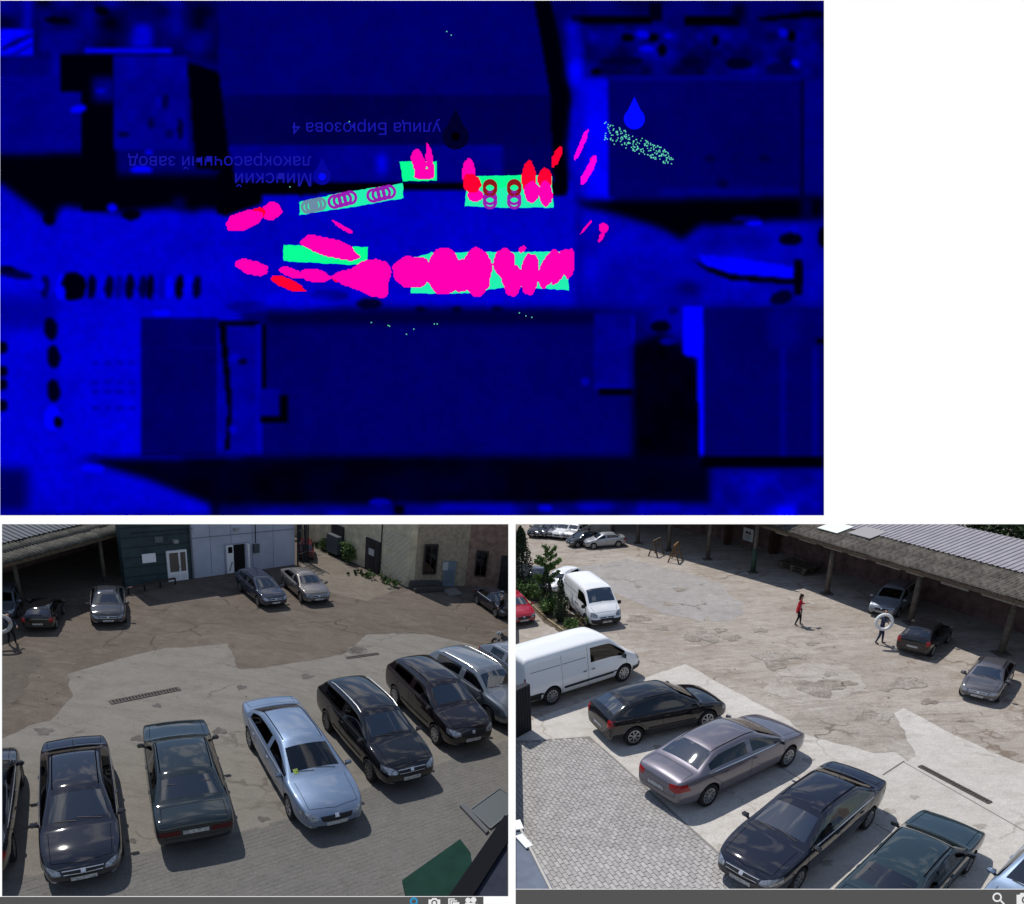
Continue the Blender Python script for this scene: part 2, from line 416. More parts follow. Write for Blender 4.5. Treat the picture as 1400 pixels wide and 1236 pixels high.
def car_body(style, L, W, H):
    s = STY[style]
    ky, kx, kz = L / s['L'], W / s['W'], H / s['H']
    rows = s['rows']
    roof_z = max(r[3] for r in rows)
    van = style == 'van'
    n = len(rows); V = []; ncol = 11
    for (y, zl, zb, zt, wb, wr) in rows:
        d = zt - zb
        fr = 0.86 if d > .12 else 0.6
        z7 = zb + d * fr
        t = max(0, (z7 - zb) / max(.01, roof_z - zb))
        x6 = wb * (.955 if van else .925)
        x7 = min(x6 - .02, x6 + (wr - x6) * t)
        z8 = zt - (.015 if d > .12 else d * .22)
        x8 = x7 - (.075 if d > .12 else .10)
        pts = [(0, zl), (wb * .86, zl), (wb * .955, zl + .10 * (zb - zl)), (wb, zl + .45 * (zb - zl)), (wb * .995, zl + .80 * (zb - zl)), (wb * .96, zb), (x6, zb + min(.02, .3 * d)), (x7, z7), (x8, z8), (x8 * .55, zt + .022), (0, zt + .032)]
        V.append([Vector((px * kx, y * ky, pz * kz)) for px, pz in pts])
    verts, faces, ids = [], [], []
    full = []
    for i in range(n):
        row = []
        for j in range(ncol):
            row.append(len(verts)); verts.append(V[i][j])
        for j in range(ncol - 2, 0, -1):
            p = V[i][j]; row.append(len(verts)); verts.append(Vector((-p.x, p.y, p.z)))
        full.append(row)
    m = len(full[0])
    for i in range(n - 1):
        for j in range(m):
            a, b = full[i][j], full[i][(j + 1) % m]
            c, d = full[i + 1][(j + 1) % m], full[i + 1][j]
            faces.append((a, b, c, d))
            jj = j if j < ncol - 1 else m - 1 - j
            t = 0
            if jj in (8, 9):
                if s['rear'] and s['rear'][0] <= i < s['rear'][1]: t = 2
                if s['wind'][0] <= i < s['wind'][1]: t = 1
            if jj == 6:
                for k, (a0, a1) in enumerate(s['side']):
                    if a0 <= i < a1: t = 3 + k + (10 if j >= ncol - 1 else 0)
            ids.append(t)
    for i, rev in ((0, False), (n - 1, True)):
        r = full[i]
        # close the ends with a strip of quads
        for j in range(m // 2):
            a, b, c, d = r[j], r[(j + 1) % m], r[m - 1 - j], r[(m - j) % m]
            q = [a, b, c, d] if not rev else [d, c, b, a]
            q2 = []
            for x in q:
                if x not in q2: q2.append(x)
            if len(q2) >= 3: faces.append(tuple(q2[::-1])); ids.append(0)
    me = pym('body', verts, faces)
    me.polygons.foreach_set('material_index', ids)
    for k in range(16): me.materials.append(None)
    bm = bmesh.new(); bm.from_mesh(me)
    bmesh.ops.recalc_face_normals(bm, faces=bm.faces[:])
    bm.to_mesh(me); bm.free()
    o = bpy.data.objects.new('tmp_body', me); COL.objects.link(o)
    sm = o.modifiers.new('s', 'SUBSURF'); sm.levels = 2; sm.render_levels = 2
    wr = (0.325 if style not in ('suv', 'van') else 0.345) * (0.5 * kx + 0.5 * kz)
    ra = wr * 1.15
    cut = MB()
    for yy in s['wheels']:
        for sx in (-1, 1):
            N = 28; cx0, cx1 = sx * (W / 2 - .27), sx * (W / 2 + .3)
            v = [(x, yy * ky + ra * math.cos(2 * math.pi * k / N), wr + .02 + ra * math.sin(2 * math.pi * k / N)) for x in (cx0, cx1) for k in range(N)]
            f = [(k, (k + 1) % N, N + (k + 1) % N, N + k) for k in range(N)] + [tuple(range(N))[::-1], tuple(range(N, 2 * N))]
            cut.add(v, f)
    cm = cut.mesh('cut')
    bm = bmesh.new(); bm.from_mesh(cm); bmesh.ops.recalc_face_normals(bm, faces=bm.faces[:]); bm.to_mesh(cm); bm.free()
    for k in range(16): cm.materials.append(None)
    cm.polygons.foreach_set('material_index', [15] * len(cm.polygons))
    co = bpy.data.objects.new('tmp_cut', cm); COL.objects.link(co)
    bo = o.modifiers.new('b', 'BOOLEAN'); bo.object = co; bo.operation = 'DIFFERENCE'; bo.solver = 'EXACT'
    dg = bpy.context.evaluated_depsgraph_get()
    res = bpy.data.meshes.new_from_object(o.evaluated_get(dg))
    bpy.data.objects.remove(o); bpy.data.objects.remove(co); bpy.data.meshes.remove(me); bpy.data.meshes.remove(cm)
    return res, wr, (kx, ky, kz)

BODY_CACHE = {}
def car(name, label, cat, yard, pos, heading, style, L, W, H, pmat, group, nsp=7, dark_rim=False, plate=True, chrome=False, rails=False, wind_mat=None, lamps=True, roofmat=None, box_seams=False, bars=0, antenna=False, tail=None, foot=0.0, sticker=False):
    """heading: direction of the nose in the yard plane"""
    s = STY[style]
    key = (style, round(L, 2), round(W, 2), round(H, 2))
    if key not in BODY_CACHE:
        res, wr, k = car_body(style, L, W, H)
        vs_ = [tuple(x.co) for x in res.vertices]; ps_ = [tuple(p.vertices) for p in res.polygons]
        BODY_CACHE[key] = (res, wr, k, BVHTree.FromPolygons(vs_, ps_))
    res, wr, (kx, ky, kz), bvh = BODY_CACHE[key]
    root = thing(name, label, cat, yard.M @ RZ((pos[0], pos[1], foot), heading - math.pi / 2), group)
    def piece(nm, mask, m, off=0.0):
        v, f = sub_mesh(res, mask, nm)
        if not f: return None
        me = pym(nm, v, f, True)
        if nm == 'body': me.set_sharp_from_angle(angle=math.radians(38))
        return link(nm, me, m, root)
    body = piece('body', lambda p: p.material_index == 0, pmat)
    piece('wheel_arch', lambda p: p.material_index == 15, M_ARCH)
    piece('windshield', lambda p: p.material_index == 1, wind_mat or M_GLASS2)
    piece('rear_window', lambda p: p.material_index == 2, wind_mat or M_GLASS2)
    for k in (3, 4, 13, 14): piece('side_window', lambda p, k=k: p.material_index == k, M_GLASS)

    def hit(o, d):
        h = bvh.ray_cast(Vector(o), Vector(d))
        return (h[0], h[1]) if h[0] is not None else None
    def patch(nm, top, bot, axis, m, rows=4, off=0.006, parent=None, sub=6):
        """a lens or trim plate that follows the body: outline given in the two axes across the sight direction"""
        def samp(line, t):
            t *= len(line) - 1; i = min(int(t), len(line) - 2); u = t - i
            return [line[i][k] * (1 - u) + line[i + 1][k] * u for k in (0, 1)]
        nn = sub * (len(top) - 1)
        g, P = {}, []
        for a in range(nn + 1):
            p, q = samp(top, a / nn), samp(bot, a / nn)
            for b in range(rows + 1):
                c = [p[k] + (q[k] - p[k]) * b / rows for k in (0, 1)]
                if axis in ('f', 'r'):
                    sg = 1 if axis == 'f' else -1
                    h = hit((c[0] * kx, sg * 6, c[1] * kz), (0, -sg, 0))
                elif axis in ('s', '-s'):
                    sg = 1 if axis == 's' else -1
                    h = hit((sg * 4, c[0] * ky, c[1] * kz), (-sg, 0, 0))
                else:
                    h = hit((c[0] * kx, c[1] * ky, 4), (0, 0, -1))
                if h:
                    nrm = h[1]
                    g[a, b] = len(P); P.append(h[0] + nrm * off)
        F = []
        for a in range(nn):
            for b in range(rows):
                q = [(a, b), (a + 1, b), (a + 1, b + 1), (a, b + 1)]
                if all(x in g for x in q):
                    pts = [P[g[x]] for x in q]
                    if max((pts[i] - pts[(i + 1) % 4]).length for i in range(4)) < 0.35: F.append([g[x] for x in q])
        if not F: return None
        return link(nm, pym(nm, P, F, True), m, parent or root)
    seams = ([], [])
    def seam(pts, axis, w=0.012, acc=None, off=0.003):
        acc = acc or seams
        hs = []
        for i in range(len(pts) - 1):
            a, b = pts[i], pts[i + 1]
            k = max(2, int(math.hypot(b[0] - a[0], b[1] - a[1]) / 0.07))
            for j in range(k + (1 if i == len(pts) - 2 else 0)):
                t = j / k; c = (a[0] + (b[0] - a[0]) * t, a[1] + (b[1] - a[1]) * t)
                if axis in (1, -1): h = hit((axis * 4, c[0] * ky, c[1] * kz), (-axis, 0, 0))
                elif axis == 'f': h = hit((c[0] * kx, 6, c[1] * kz), (0, -1, 0))
                elif axis == 'r': h = hit((c[0] * kx, -6, c[1] * kz), (0, 1, 0))
                else: h = hit((c[0] * kx, c[1] * ky, 4), (0, 0, -1))
                if h: hs.append(h)
        for (p, n1), (q, n2) in zip(hs, hs[1:]):
            d = q - p
            if d.length > .3 or d.length < 1e-5: continue
            for_n = n1.cross(d).normalized() * w / 2
            for_m = n2.cross(d).normalized() * w / 2
            k = len(acc[0])
            acc[0].extend([p + for_n + n1 * off, p - for_n + n1 * off, q - for_m + n2 * off, q + for_m + n2 * off])
            acc[1].append((k, k + 1, k + 2, k + 3))
    yw0, yw1 = s['wheels']
    rows = s['rows']
    ys = s['side']
    yb = (rows[ys[0][1]][0] + .04) if len(ys) > 1 else .02   # B pillar
    ya = rows[s['wind'][1]][0] - .02                          # front door edge
    zb = rows[ys[-1][0]][2]
    for sg in (-1, 1):
        seam([(ya - .02, zb - .02), (ya + .02, .62), (ya - .06, .30)], sg)
        seam([(yb, zb - .01), (yb, .30)], sg)
        seam([(ya - .06, .29), (yw1 + .42, .29)], sg)
        if style != 'van':
            seam([(yw1 + .40, .34), (yw1 + .36, .60), (yw1 + .12, .80), (yw1 - .02, zb - .02)], sg)
        else:
            seam([(-1.02, 1.75), (-1.02, .32)], sg)
            seam([(yb, 1.8), (yb, .3)], sg)
            seam([(-2.2, 1.42), (-1.05, 1.42)], sg, .02); seam([(-.98, 1.42), (-.05, 1.42)], sg, .02)
    hx = .70
    if style != 'van':
        seam([(-hx * .95, ya + .14), (-hx * .9, rows[-3][0] + .02)], 't'); seam([(hx * .95, ya + .14), (hx * .9, rows[-3][0] + .02)], 't')
        seam([(-hx * .9, rows[-3][0] + .02), (0, rows[-3][0] + .1), (hx * .9, rows[-3][0] + .02)], 't')
    else:
        seam([(-.72, 1.8), (-.62, 2.2), (.62, 2.2), (.72, 1.8)], 't')
    if style in ('sedan', 'old_sedan'):
        yd = rows[3][0]
        seam([(-.66, yd - .03), (.66, yd - .03)], 't'); seam([(-.66, yd - .03), (-.68, rows[1][0] + .06)], 't'); seam([(.66, yd - .03), (.68, rows[1][0] + .06)], 't')
        seam([(-.68, s['tl'][1]), (-.62, .56), (.62, .56), (.68, s['tl'][1])], 'r')
    elif s['rear']:
        seam([(-.72, s['tl'][0] - .06), (-.62, .52), (.62, .52), (.72, s['tl'][0] - .06)], 'r')
    if seams[1]:
        link('door_gap', pym('door_gap', *seams), M_GAP, root)['kind'] = 'stuff'
    # bumper joints, belt and roof strips
    yr_, yf_ = rows[0][0], rows[-1][0]
    if style != 'van':
        for sg in (-1, 1):
            seam([(yw0 + .42, .50), (yw0 + .58, .54), (yf_ - .10, .56)], sg); seam([(yw1 - .42, .50), (yw1 - .55, .56), (yr_ + .10, .58)], sg)
        seam([(-.60, .535), (.60, .535)], 'r')
        for sg in (-1, 1):
            acc = ([], [])
            seam([(rows[ys[0][0]][0] - .05, rows[ys[0][0]][2] - .005), (ya - .12, zb - .012)], sg, .028, acc, .006)
            if acc[1]: link('belt_trim', pym('belt_trim', *acc), M_CHROME if style in ('sedan', 'wagon') else M_TRIM, root)
            acc = ([], [])
            xr = rows[7][5] - .055
            seam([(sg * xr, rows[6][0] - .02), (sg * xr, rows[s['wind'][0]][0] - .03)], 't', .03, acc, .004)
            if acc[1]: link('roof_strip', pym('roof_strip', *acc), M_GAP, root)
            patch('fog_lamp', [(sg * .56, .42), (sg * .68, .42)], [(sg * .57, .34), (sg * .67, .34)], 'f', M_HEAD, off=.006, sub=4)
            if style in ('old_sedan', 'hatch', 'suv'):
                patch('side_moulding', [(yw1 + .45, .56), (yw0 - .45, .54)], [(yw1 + .45, .50), (yw0 - .45, .48)], 's' if sg > 0 else '-s', M_TRIM, off=.008, sub=16, rows=2)
        patch('rear_valance', [(-.66, .42), (.66, .42)], [(-.60, .33), (.60, .33)], 'r', M_TRIM, off=.005, sub=12, rows=2)
    # cabin seen through the glass
    def inner(nm, c, sz, m_, bv=.04, tilt=0.0):
        o_ = MB().box((0, 0, 0), (sz[0] * kx, sz[1] * kz, sz[2] * kz)).build(nm, m_, root, Matrix.Translation((c[0] * kx, c[1] * ky, c[2] * kz)) @ Matrix.Rotation(tilt, 4, 'X'))
        return bevel(o_, bv, 2)
    zc = zb - .93
    inner('cabin_floor', (0, -.1 if style != 'van' else .6, .40), (1.45, 2.9 if style != 'van' else 1.9, .06), M_ARCH, .01)
    inner('dashboard', (0, ya - .20, .76 + zc), (1.42, .42, .20), M_DASH, .06)
    for sx in (-.37, .37):
        for yy in ((yb - .12, -1.0) if style != 'van' else (.35,)):
            inner('seat', (sx, yy + .22, .52 + zc), (.50, .52, .16), M_SEAT)
            inner('seat_back', (sx, yy - .10, .82 + zc), (.48, .13, .58), M_SEAT, .05, -.2)
            inner('headrest', (sx, yy - .17, 1.17 + zc), (.26, .09, .16), M_SEAT, .035)
    n_ = 18; vv_ = []; ff_ = []
    for k_ in range(n_):
        for j_ in range(5):
            a_, b_ = 2 * math.pi * k_ / n_, 2 * math.pi * j_ / 5; r_ = .18 + .016 * math.cos(b_); vv_.append((r_ * math.cos(a_), .016 * math.sin(b_), r_ * math.sin(a_)))
    for k_ in range(n_):
        for j_ in range(5): ff_.append((k_ * 5 + j_, k_ * 5 + (j_ + 1) % 5, ((k_ + 1) % n_) * 5 + (j_ + 1) % 5, ((k_ + 1) % n_) * 5 + j_))
    link('steering_wheel', pym('steering_wheel', vv_, ff_, True), M_TRIM, root, Matrix.Translation((-.37 * kx, (ya - .52) * ky, (.88 + zc) * kz)) @ Matrix.Rotation(.45, 4, 'X'))
    # lamps, grille, plates
    h0, h1 = s['hl']; yf = rows[-1][0]
    for sg in (-1, 1):
        if style == 'van':
            patch('headlight', [(sg * .50, h1 - .1), (sg * .66, h1), (sg * .83, h1 + .04)], [(sg * .52, h0), (sg * .68, h0 - .01), (sg * .86, h0 + .06)], 'f', M_HEAD)
        else:
            o_ = W / 2 / kx
            patch('headlight', [(sg * .47 * o_ / .9, h1 - .07), (sg * .62 * o_ / .9, h1 - .01), (sg * .80 * o_ / .9, h1 + .03)], [(sg * .45 * o_ / .9, h0 - .005), (sg * .62 * o_ / .9, h0 - .02), (sg * .815 * o_ / .9, h0 + .035)], 'f', M_HEAD, sub=8)
        t0, t1 = s['tl']
        if style == 'old_sedan':
            patch('taillight', [(sg * .32, t1), (sg * .78, t1 - .01)], [(sg * .32, t0), (sg * .80, t0)], 'r', tail or M_TAIL, sub=10)
        elif style in ('hatch', 'suv', 'wagon', 'minivan', 'van'):
            xi, xo = (.60, .83) if style != 'van' else (.74, .87)
            patch('taillight', [(sg * (xi + .03), t1), (sg * (xo - .04), t1)], [(sg * xi, t0), (sg * xo, t0 + .02)], 'r', tail or M_TAIL, sub=8, rows=6)
        else:
            patch('taillight', [(sg * .44, t1 - .03), (sg * .62, t1 + .0), (sg * .79, t1 - .0)], [(sg * .46, t0 + .04), (sg * .62, t0), (sg * .83, t0 + .03)], 'r', tail or M_TAIL, sub=6)
    g0, g1 = s['gr']
    gr = patch('grille', [(-.42, g1), (0, g1 + .01), (.42, g1)], [(-.36, g0), (0, g0 - .02), (.36, g0)], 'f', M_TRIM, off=.005)
    if chrome:
        acc = ([], [])
        seam([(-.43, g1 + .01), (0, g1 + .02), (.43, g1 + .01)], 'f', .022, acc, .010)
        seam([(-.40, (g0 + g1) / 2), (0, (g0 + g1) / 2), (.40, (g0 + g1) / 2)], 'f', .018, acc, .010)
        for bar_z in range(bars):
            zz = g0 + (g1 - g0) * (bar_z + .5) / bars
            seam([(-.40, zz), (.40, zz)], 'f', .012, acc, .010)
        if acc[1] and gr: link('grille_bar', pym('grille_bar', *acc), M_CHROME, root)
    patch('air_intake', [(-.52, .40), (.52, .40)], [(-.46, .30), (.46, .30)], 'f', M_TRIM, off=.004, sub=10)
    emb = patch('emblem', [(-.05, g1 + .03), (.05, g1 + .03)], [(-.05, g1 - .05), (.05, g1 - .05)], 'f', M_CHROME, off=.014, sub=3)
    if plate:
        for ax, zc, sgn in (('f', s['plate_f'], 1), ('r', s['plate_r'], -1)):
            pl = patch('licence_plate', [(-.27, zc + .055), (.27, zc + .055)], [(-.27, zc - .055), (.27, zc - .055)], ax, M_PLATE, off=.012, sub=8)
            if pl: patch('plate_mark', [(-.21, zc + .028), (.20, zc + .028)], [(-.21, zc - .028), (.20, zc - .028)], ax, M_INK, off=.015, sub=8, rows=2, parent=pl) if False else None
    if sticker: patch('sticker', [(.46, ya - .05), (.58, ya - .05)], [(.46, ya - .17), (.58, ya - .17)], 't', mat('yellow green sticker', (.16, .24, .03), .6), off=.008, sub=3)
    # belt trim, sill, handles
    if box_seams:
        for sg in ('s', '-s'):
            patch('side_moulding', [(-.95, .60), (ya - .1, .60)], [(-.95, .51), (ya - .1, .51)], sg, M_TRIM, off=.018, sub=16, rows=2)
            patch('side_moulding', [(-2.05, .60), (-1.1, .60)], [(-2.05, .53), (-1.1, .53)], sg, M_TRIM, off=.018, sub=10, rows=2)
            patch('lower_bumper', [(1.95, .52), (2.35, .52)], [(1.95, .30), (2.35, .30)], sg, M_TRIM, off=.012, sub=8)
            patch('lower_bumper', [(-2.36, .62), (-1.85, .62)], [(-2.36, .32), (-1.85, .32)], sg, M_TRIM, off=.012, sub=8)
    if style in ('van',):
        patch('front_bumper', [(-.84, .60), (0, .60), (.84, .60)], [(-.80, .30), (0, .30), (.80, .30)], 'f', M_TRIM, off=.012, sub=10)
    hz = zb - .10
    for sg in (-1, 1):
        for yy in ((yb - .05 + .18, yb - .95 + .1) if style != 'van' else (.22, -.12)):
            h = hit((sg * 4, yy * ky, hz * kz), (-sg, 0, 0))
            if h:
                me_ = MB().box((0, 0, 0), (.035, .17, .03))
                ho = me_.build('door_handle', M_TRIM if style == 'van' else pmat, root, Matrix.Translation(h[0] + Vector((sg * .015, 0, 0))))
                bevel(ho, .01, 2)
        # mirror
        h = hit((sg * 4, (ya - .16) * ky, (zb - .02) * kz), (-sg, 0, 0))
        if h:
            big = 1.5 if style == 'van' else 1.0
            mb = MB().box((sg * .12, 0, .07 * big), (.20, .11, .13 * big))
            mo = mb.build('wing_mirror', M_TRIM if style == 'van' else pmat, root, Matrix.Translation(h[0] - Vector((sg * .01, 0, 0))))
            bevel(mo, .035, 3); mo.data.polygons.foreach_set('use_smooth', [True] * len(mo.data.polygons))
            MB().bar((0, 0, 0), (sg * .08, 0, .04), .05).build('mirror_arm', M_TRIM, mo)
            MB().box((sg * .12, -.058, .07 * big), (.16, .004, .10 * big)).build('mirror_glass', M_MIRROR, mo)
    # wipers
    acc = ([], [])
    wy0 = rows[s['wind'][1]][0] - .06
    for w_ in ([(-.50, wy0), (.02, wy0 - .07)], [(.06, wy0), (.52, wy0 - .06)]):
        acc = ([], [])
        seam(w_, 't', .022, acc, .014)
        if acc[1]: link('wiper', pym('wiper', *acc), M_TRIM, root)
    if rails:
        for sg in (-1, 1):
            pts = []
            for k in range(9):
                yy = rows[5][0] + .1 + (rows[s['wind'][0]][0] - .15 - rows[5][0]) * k / 8
                h = hit((sg * .60 * kx, yy * ky, 5), (0, 0, -1))
                if h: pts.append(h[0] + Vector((0, 0, .0 if k in (0, 8) else .045)))
            mb = MB()
            for a, b in zip(pts, pts[1:]): mb.bar(a, b, .035, .03, n=6)
            mb.build('roof_rail', M_CHROME, root)
    if antenna:
        h = hit((0, (rows[5][0] + .12) * ky, 5), (0, 0, -1))
        if h: MB().bar(h[0], h[0] + Vector((0, -.16, .26)), .014, n=5).build('antenna', M_TRIM, root)
    ty, rim, disc = wheel_meshes(wr, .21 * kx, nsp, dark_rim)
    for yy in s['wheels']:
        for sg in (-1, 1):
            Mw = Matrix.Translation((sg * (W / 2 - .12 * kx), yy * ky, wr)) @ (Matrix.Identity(4) if sg > 0 else Matrix.Rotation(math.pi, 4, 'Z'))
            wo = link('wheel', ty, None, root, Mw)
            if not ty.materials: ty.materials.append(M_TYRE)
            if not rim.materials: rim.materials.append(M_RIMD if dark_rim else M_RIM)
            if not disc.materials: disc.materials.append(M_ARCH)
            link('rim', rim, None, wo); link('dark_backing_disc', disc, None, wo)
    return root
# ------------------------------------------------------------------ the lit display board with the map and two openings
BD = 2.4
KP = BD / FPX
BOARD = CAM_M @ Matrix.Translation((0, 0, -BD))
def bp(u, v, z=0.0): return Vector(((u - 700) * KP, -(v - 971) * KP, z))
E_WHITE = emit('lit white page', (1, 1, 1), 1.0)
E_GREY = emit('lit toolbar grey', srgb(84, 84, 84), 1.0)
E_ICON = emit('lit icon white', srgb(232, 232, 232), 1.0)
E_BLUE = emit('lit icon blue', srgb(40, 150, 205), 1.0)
E_PINK = emit('lit heat pink', srgb(255, 0, 178), 1.0)
E_RED = emit('lit heat red', srgb(255, 0, 52), 1.0)
E_MAG = emit('lit heat magenta', srgb(255, 0, 228), 1.0)
E_GREEN = emit('lit bay green', srgb(10, 255, 150), 1.0)
E_TURQ = emit('lit bay turquoise', srgb(34, 242, 178), 1.0)
E_TEAL = emit('lit ring grey teal', srgb(108, 140, 165), 1.0)
E_PURP = emit('lit ring purple', srgb(150, 30, 178), 1.0)
E_MAROON = emit('lit ring maroon', srgb(140, 22, 30), 1.0)
E_TEXT = emit('lit map text', srgb(24, 24, 168), 1.0)
E_PIN = emit('lit blue pin', srgb(4, 10, 255), 1.0)
E_DKPIN = emit('lit dark pin', srgb(1, 1, 42), 1.0)
E_PALE = emit('lit pale dot', srgb(110, 230, 190), 1.0)
M_CASE = mat('board casing', (0.55, 0.55, 0.55), 0.5)

board = thing('display_board', 'large white lit display board with a blue map above and two openings below', 'display board', BOARD)
xs = [-60, 1, 695, 705, 1404, 1460]
ys_ = [-60, 716, 1216, 1226, 1310]
mb = MB()
cells = []
for i in range(len(xs) - 1):
    for j in range(len(ys_) - 1):
        hole = (i == 1 and 1 <= j <= 2) or (i == 3 and j == 1)
        if not hole: cells.append((i, j))
vv, ff, vid = [], [], {}
def gv(i, j, k):
    if (i, j, k) not in vid:
        vid[i, j, k] = len(vv); vv.append(bp(xs[i], ys_[j], 0.0 if k == 0 else -0.006))
    return vid[i, j, k]
cs = set(cells)
for i, j in cells:
    ff.append((gv(i, j, 0), gv(i, j + 1, 0), gv(i + 1, j + 1, 0), gv(i + 1, j, 0)))
    ff.append((gv(i, j, 1), gv(i + 1, j, 1), gv(i + 1, j + 1, 1), gv(i, j + 1, 1)))
    if (i - 1, j) not in cs: ff.append((gv(i, j, 0), gv(i, j, 1), gv(i, j + 1, 1), gv(i, j + 1, 0)))
    if (i + 1, j) not in cs: ff.append((gv(i + 1, j, 0), gv(i + 1, j + 1, 0), gv(i + 1, j + 1, 1), gv(i + 1, j, 1)))
    if (i, j - 1) not in cs: ff.append((gv(i, j, 0), gv(i + 1, j, 0), gv(i + 1, j, 1), gv(i, j, 1)))
    if (i, j + 1) not in cs: ff.append((gv(i, j + 1, 0), gv(i, j + 1, 1), gv(i + 1, j + 1, 1), gv(i + 1, j + 1, 0)))
me = pym('page', vv, ff)
me.materials.append(E_WHITE); me.materials.append(M_CASE)
for p in me.polygons:
    if p.normal.z < -0.5: p.material_index = 1
page = bpy.data.objects.new('page', me); COL.objects.link(page); page.parent = board
for u in (-40, 1440):
    p = BOARD @ bp(u, 1305, -0.03)
    q = Vector((p.x, p.y, -3.0))
    mb = MB().bar(BOARD.inverted() @ p, BOARD.inverted() @ q, 0.06, n=10)
    mb.build('post', M_CASE, board)

# toolbars under the two openings
def plate(name, u0, v0, u1, v1, m, parent=None, M=None, z0=0.0005, z1=0.002):
    mb = MB(); a, b = bp(u0, v0), bp(u1, v1)
    mb.box(((a.x + b.x) / 2, (a.y + b.y) / 2, (z0 + z1) / 2), (b.x - a.x, a.y - b.y, z1 - z0))
    return mb.build(name, m, parent, M)
def flat(name, polys, m, parent, z):
    """flat filled outlines (pixel pairs) as one thin sheet"""
    v, f = [], []
    for P in polys:
        k = len(v); v += [bp(u, w, z) for u, w in P]
        a = sum(P[i][0] * P[(i + 1) % len(P)][1] - P[(i + 1) % len(P)][0] * P[i][1] for i in range(len(P)))
        idx = list(range(k, k + len(P)))
        f.append(idx if a < 0 else idx[::-1])
    return link(name, pym(name, v, f), m, parent)
def circ(cx, cy, a, b=None, ang=0, n=28, t0=0, t1=360):
    b = b or a; c, s = math.cos(math.radians(ang)), math.sin(math.radians(ang)); o = []
    for k in range(n):
        t = math.radians(t0 + (t1 - t0) * k / (n if t1 - t0 == 360 else n - 1)); x, y = a * math.cos(t), b * math.sin(t)
        o.append((cx + x * c - y * s, cy + x * s + y * c))
    return o
def ring_polys(cx, cy, r0, r1, n=28, sy=1.0):
    a, b = circ(cx, cy, r0, r0 * sy, n=n), circ(cx, cy, r1, r1 * sy, n=n)
    return [[a[k], a[(k + 1) % n], b[(k + 1) % n], b[k]] for k in range(n)]

tl = thing('toolbar', 'dark grey toolbar strip with blue and white icons under the left opening', 'toolbar', BOARD, 'toolbars under the openings')
plate('strip', -20, 1226, 661, 1262, E_GREY, tl)
flat('ring_icon', ring_polys(566, 1232, 3.2, 5.4), E_BLUE, tl, .003)
ci = flat('camera_icon', [[(586, 1229.5), (590, 1229.5), (591, 1227.5), (597, 1227.5), (598, 1229.5), (602, 1229.5), (602, 1250), (586, 1250)]], E_ICON, tl, .003)
flat('lens_ring', ring_polys(594, 1234, 2.4, 4.2), E_GREY, ci, .0036)
for k in range(3):
    pg = flat('page_icon', [[(612 + 3 * k, 1227 + 2.5 * k), (622 + 3 * k, 1227 + 2.5 * k), (622 + 3 * k, 1250), (612 + 3 * k, 1250)]], E_ICON, tl, .003 + k * .0008)
    flat('page_edge', [[(612 + 3 * k, 1227 + 2.5 * k), (622 + 3 * k, 1227 + 2.5 * k), (622 + 3 * k, 1228 + 2.5 * k), (612 + 3 * k, 1228 + 2.5 * k)], [(612 + 3 * k, 1227 + 2.5 * k), (613 + 3 * k, 1227 + 2.5 * k), (613 + 3 * k, 1250), (612 + 3 * k, 1250)]], E_GREY, pg, .0034 + k * .0008)
flat('film_icon', [circ(640, 1230.5, 3.6), circ(647.5, 1230, 3.9), [(636, 1234), (650, 1234), (650, 1250), (636, 1250)], [(650.5, 1238), (653, 1235), (653, 1250), (650.5, 1250)]], E_ICON, tl, .003)
tr = thing('toolbar', 'dark grey toolbar strip with a white magnifier icon under the right opening', 'toolbar', BOARD, 'toolbars under the openings')
plate('strip', 705, 1216, 1440, 1262, E_GREY, tr)
flat('magnifier_icon', ring_polys(1362.5, 1226.5, 4.2, 6.4) + [[(1366.5, 1231.8), (1368, 1230.2), (1373, 1235.2), (1371.5, 1236.8)]], E_ICON, tr, .003)
ci = flat('camera_icon', [[(1389, 1223), (1393, 1223), (1394.5, 1220.5), (1402, 1220.5), (1404, 1223), (1412, 1223), (1412, 1236.5), (1389, 1236.5)]], E_ICON, tr, .003)
flat('lens_ring', ring_polys(1401, 1230, 3, 5.2), E_GREY, ci, .0036)

# ---- the blue aerial map print
MX0, MY0, MX1, MY1 = 1, 2, 1126, 705
STEP = 2.2
gw, gh = int((MX1 - MX0) / STEP) + 1, int((MY1 - MY0) / STEP) + 1
gx, gy = np.meshgrid(np.linspace(MX0, MX1, gw), np.linspace(MY0, MY1, gh))
def smooth_noise(scale, seed, oct=3):
    r = np.random.default_rng(seed); out = np.zeros((gh, gw)); amp = 1
    for o in range(oct):
        c = max(2, int(1125 / scale * 2 ** o)); d = max(2, int(703 / scale * 2 ** o))
        g = r.random((d + 2, c + 2)); X = (gx - MX0) / 1125 * c; Y = (gy - MY0) / 703 * d
        xi, yi = X.astype(int), Y.astype(int); fx, fy = X - xi, Y - yi
        fx, fy = fx * fx * (3 - 2 * fx), fy * fy * (3 - 2 * fy)
        out += amp * ((g[yi, xi] * (1 - fx) + g[yi, xi + 1] * fx) * (1 - fy) + (g[yi + 1, xi] * (1 - fx) + g[yi + 1, xi + 1] * fx) * fy - .5); amp *= .5
    return out
img = np.full((gh, gw), 92.0)
def blur(a, n):
    for _ in range(1 if n == 1 else 2):
        p = np.pad(a, ((n, n), (0, 0)), mode='edge'); a = sum(p[k:k + a.shape[0]] for k in range(2 * n + 1)) / (2 * n + 1)
        p = np.pad(a, ((0, 0), (n, n)), mode='edge'); a = sum(p[:, k:k + a.shape[1]] for k in range(2 * n + 1)) / (2 * n + 1)
    return a
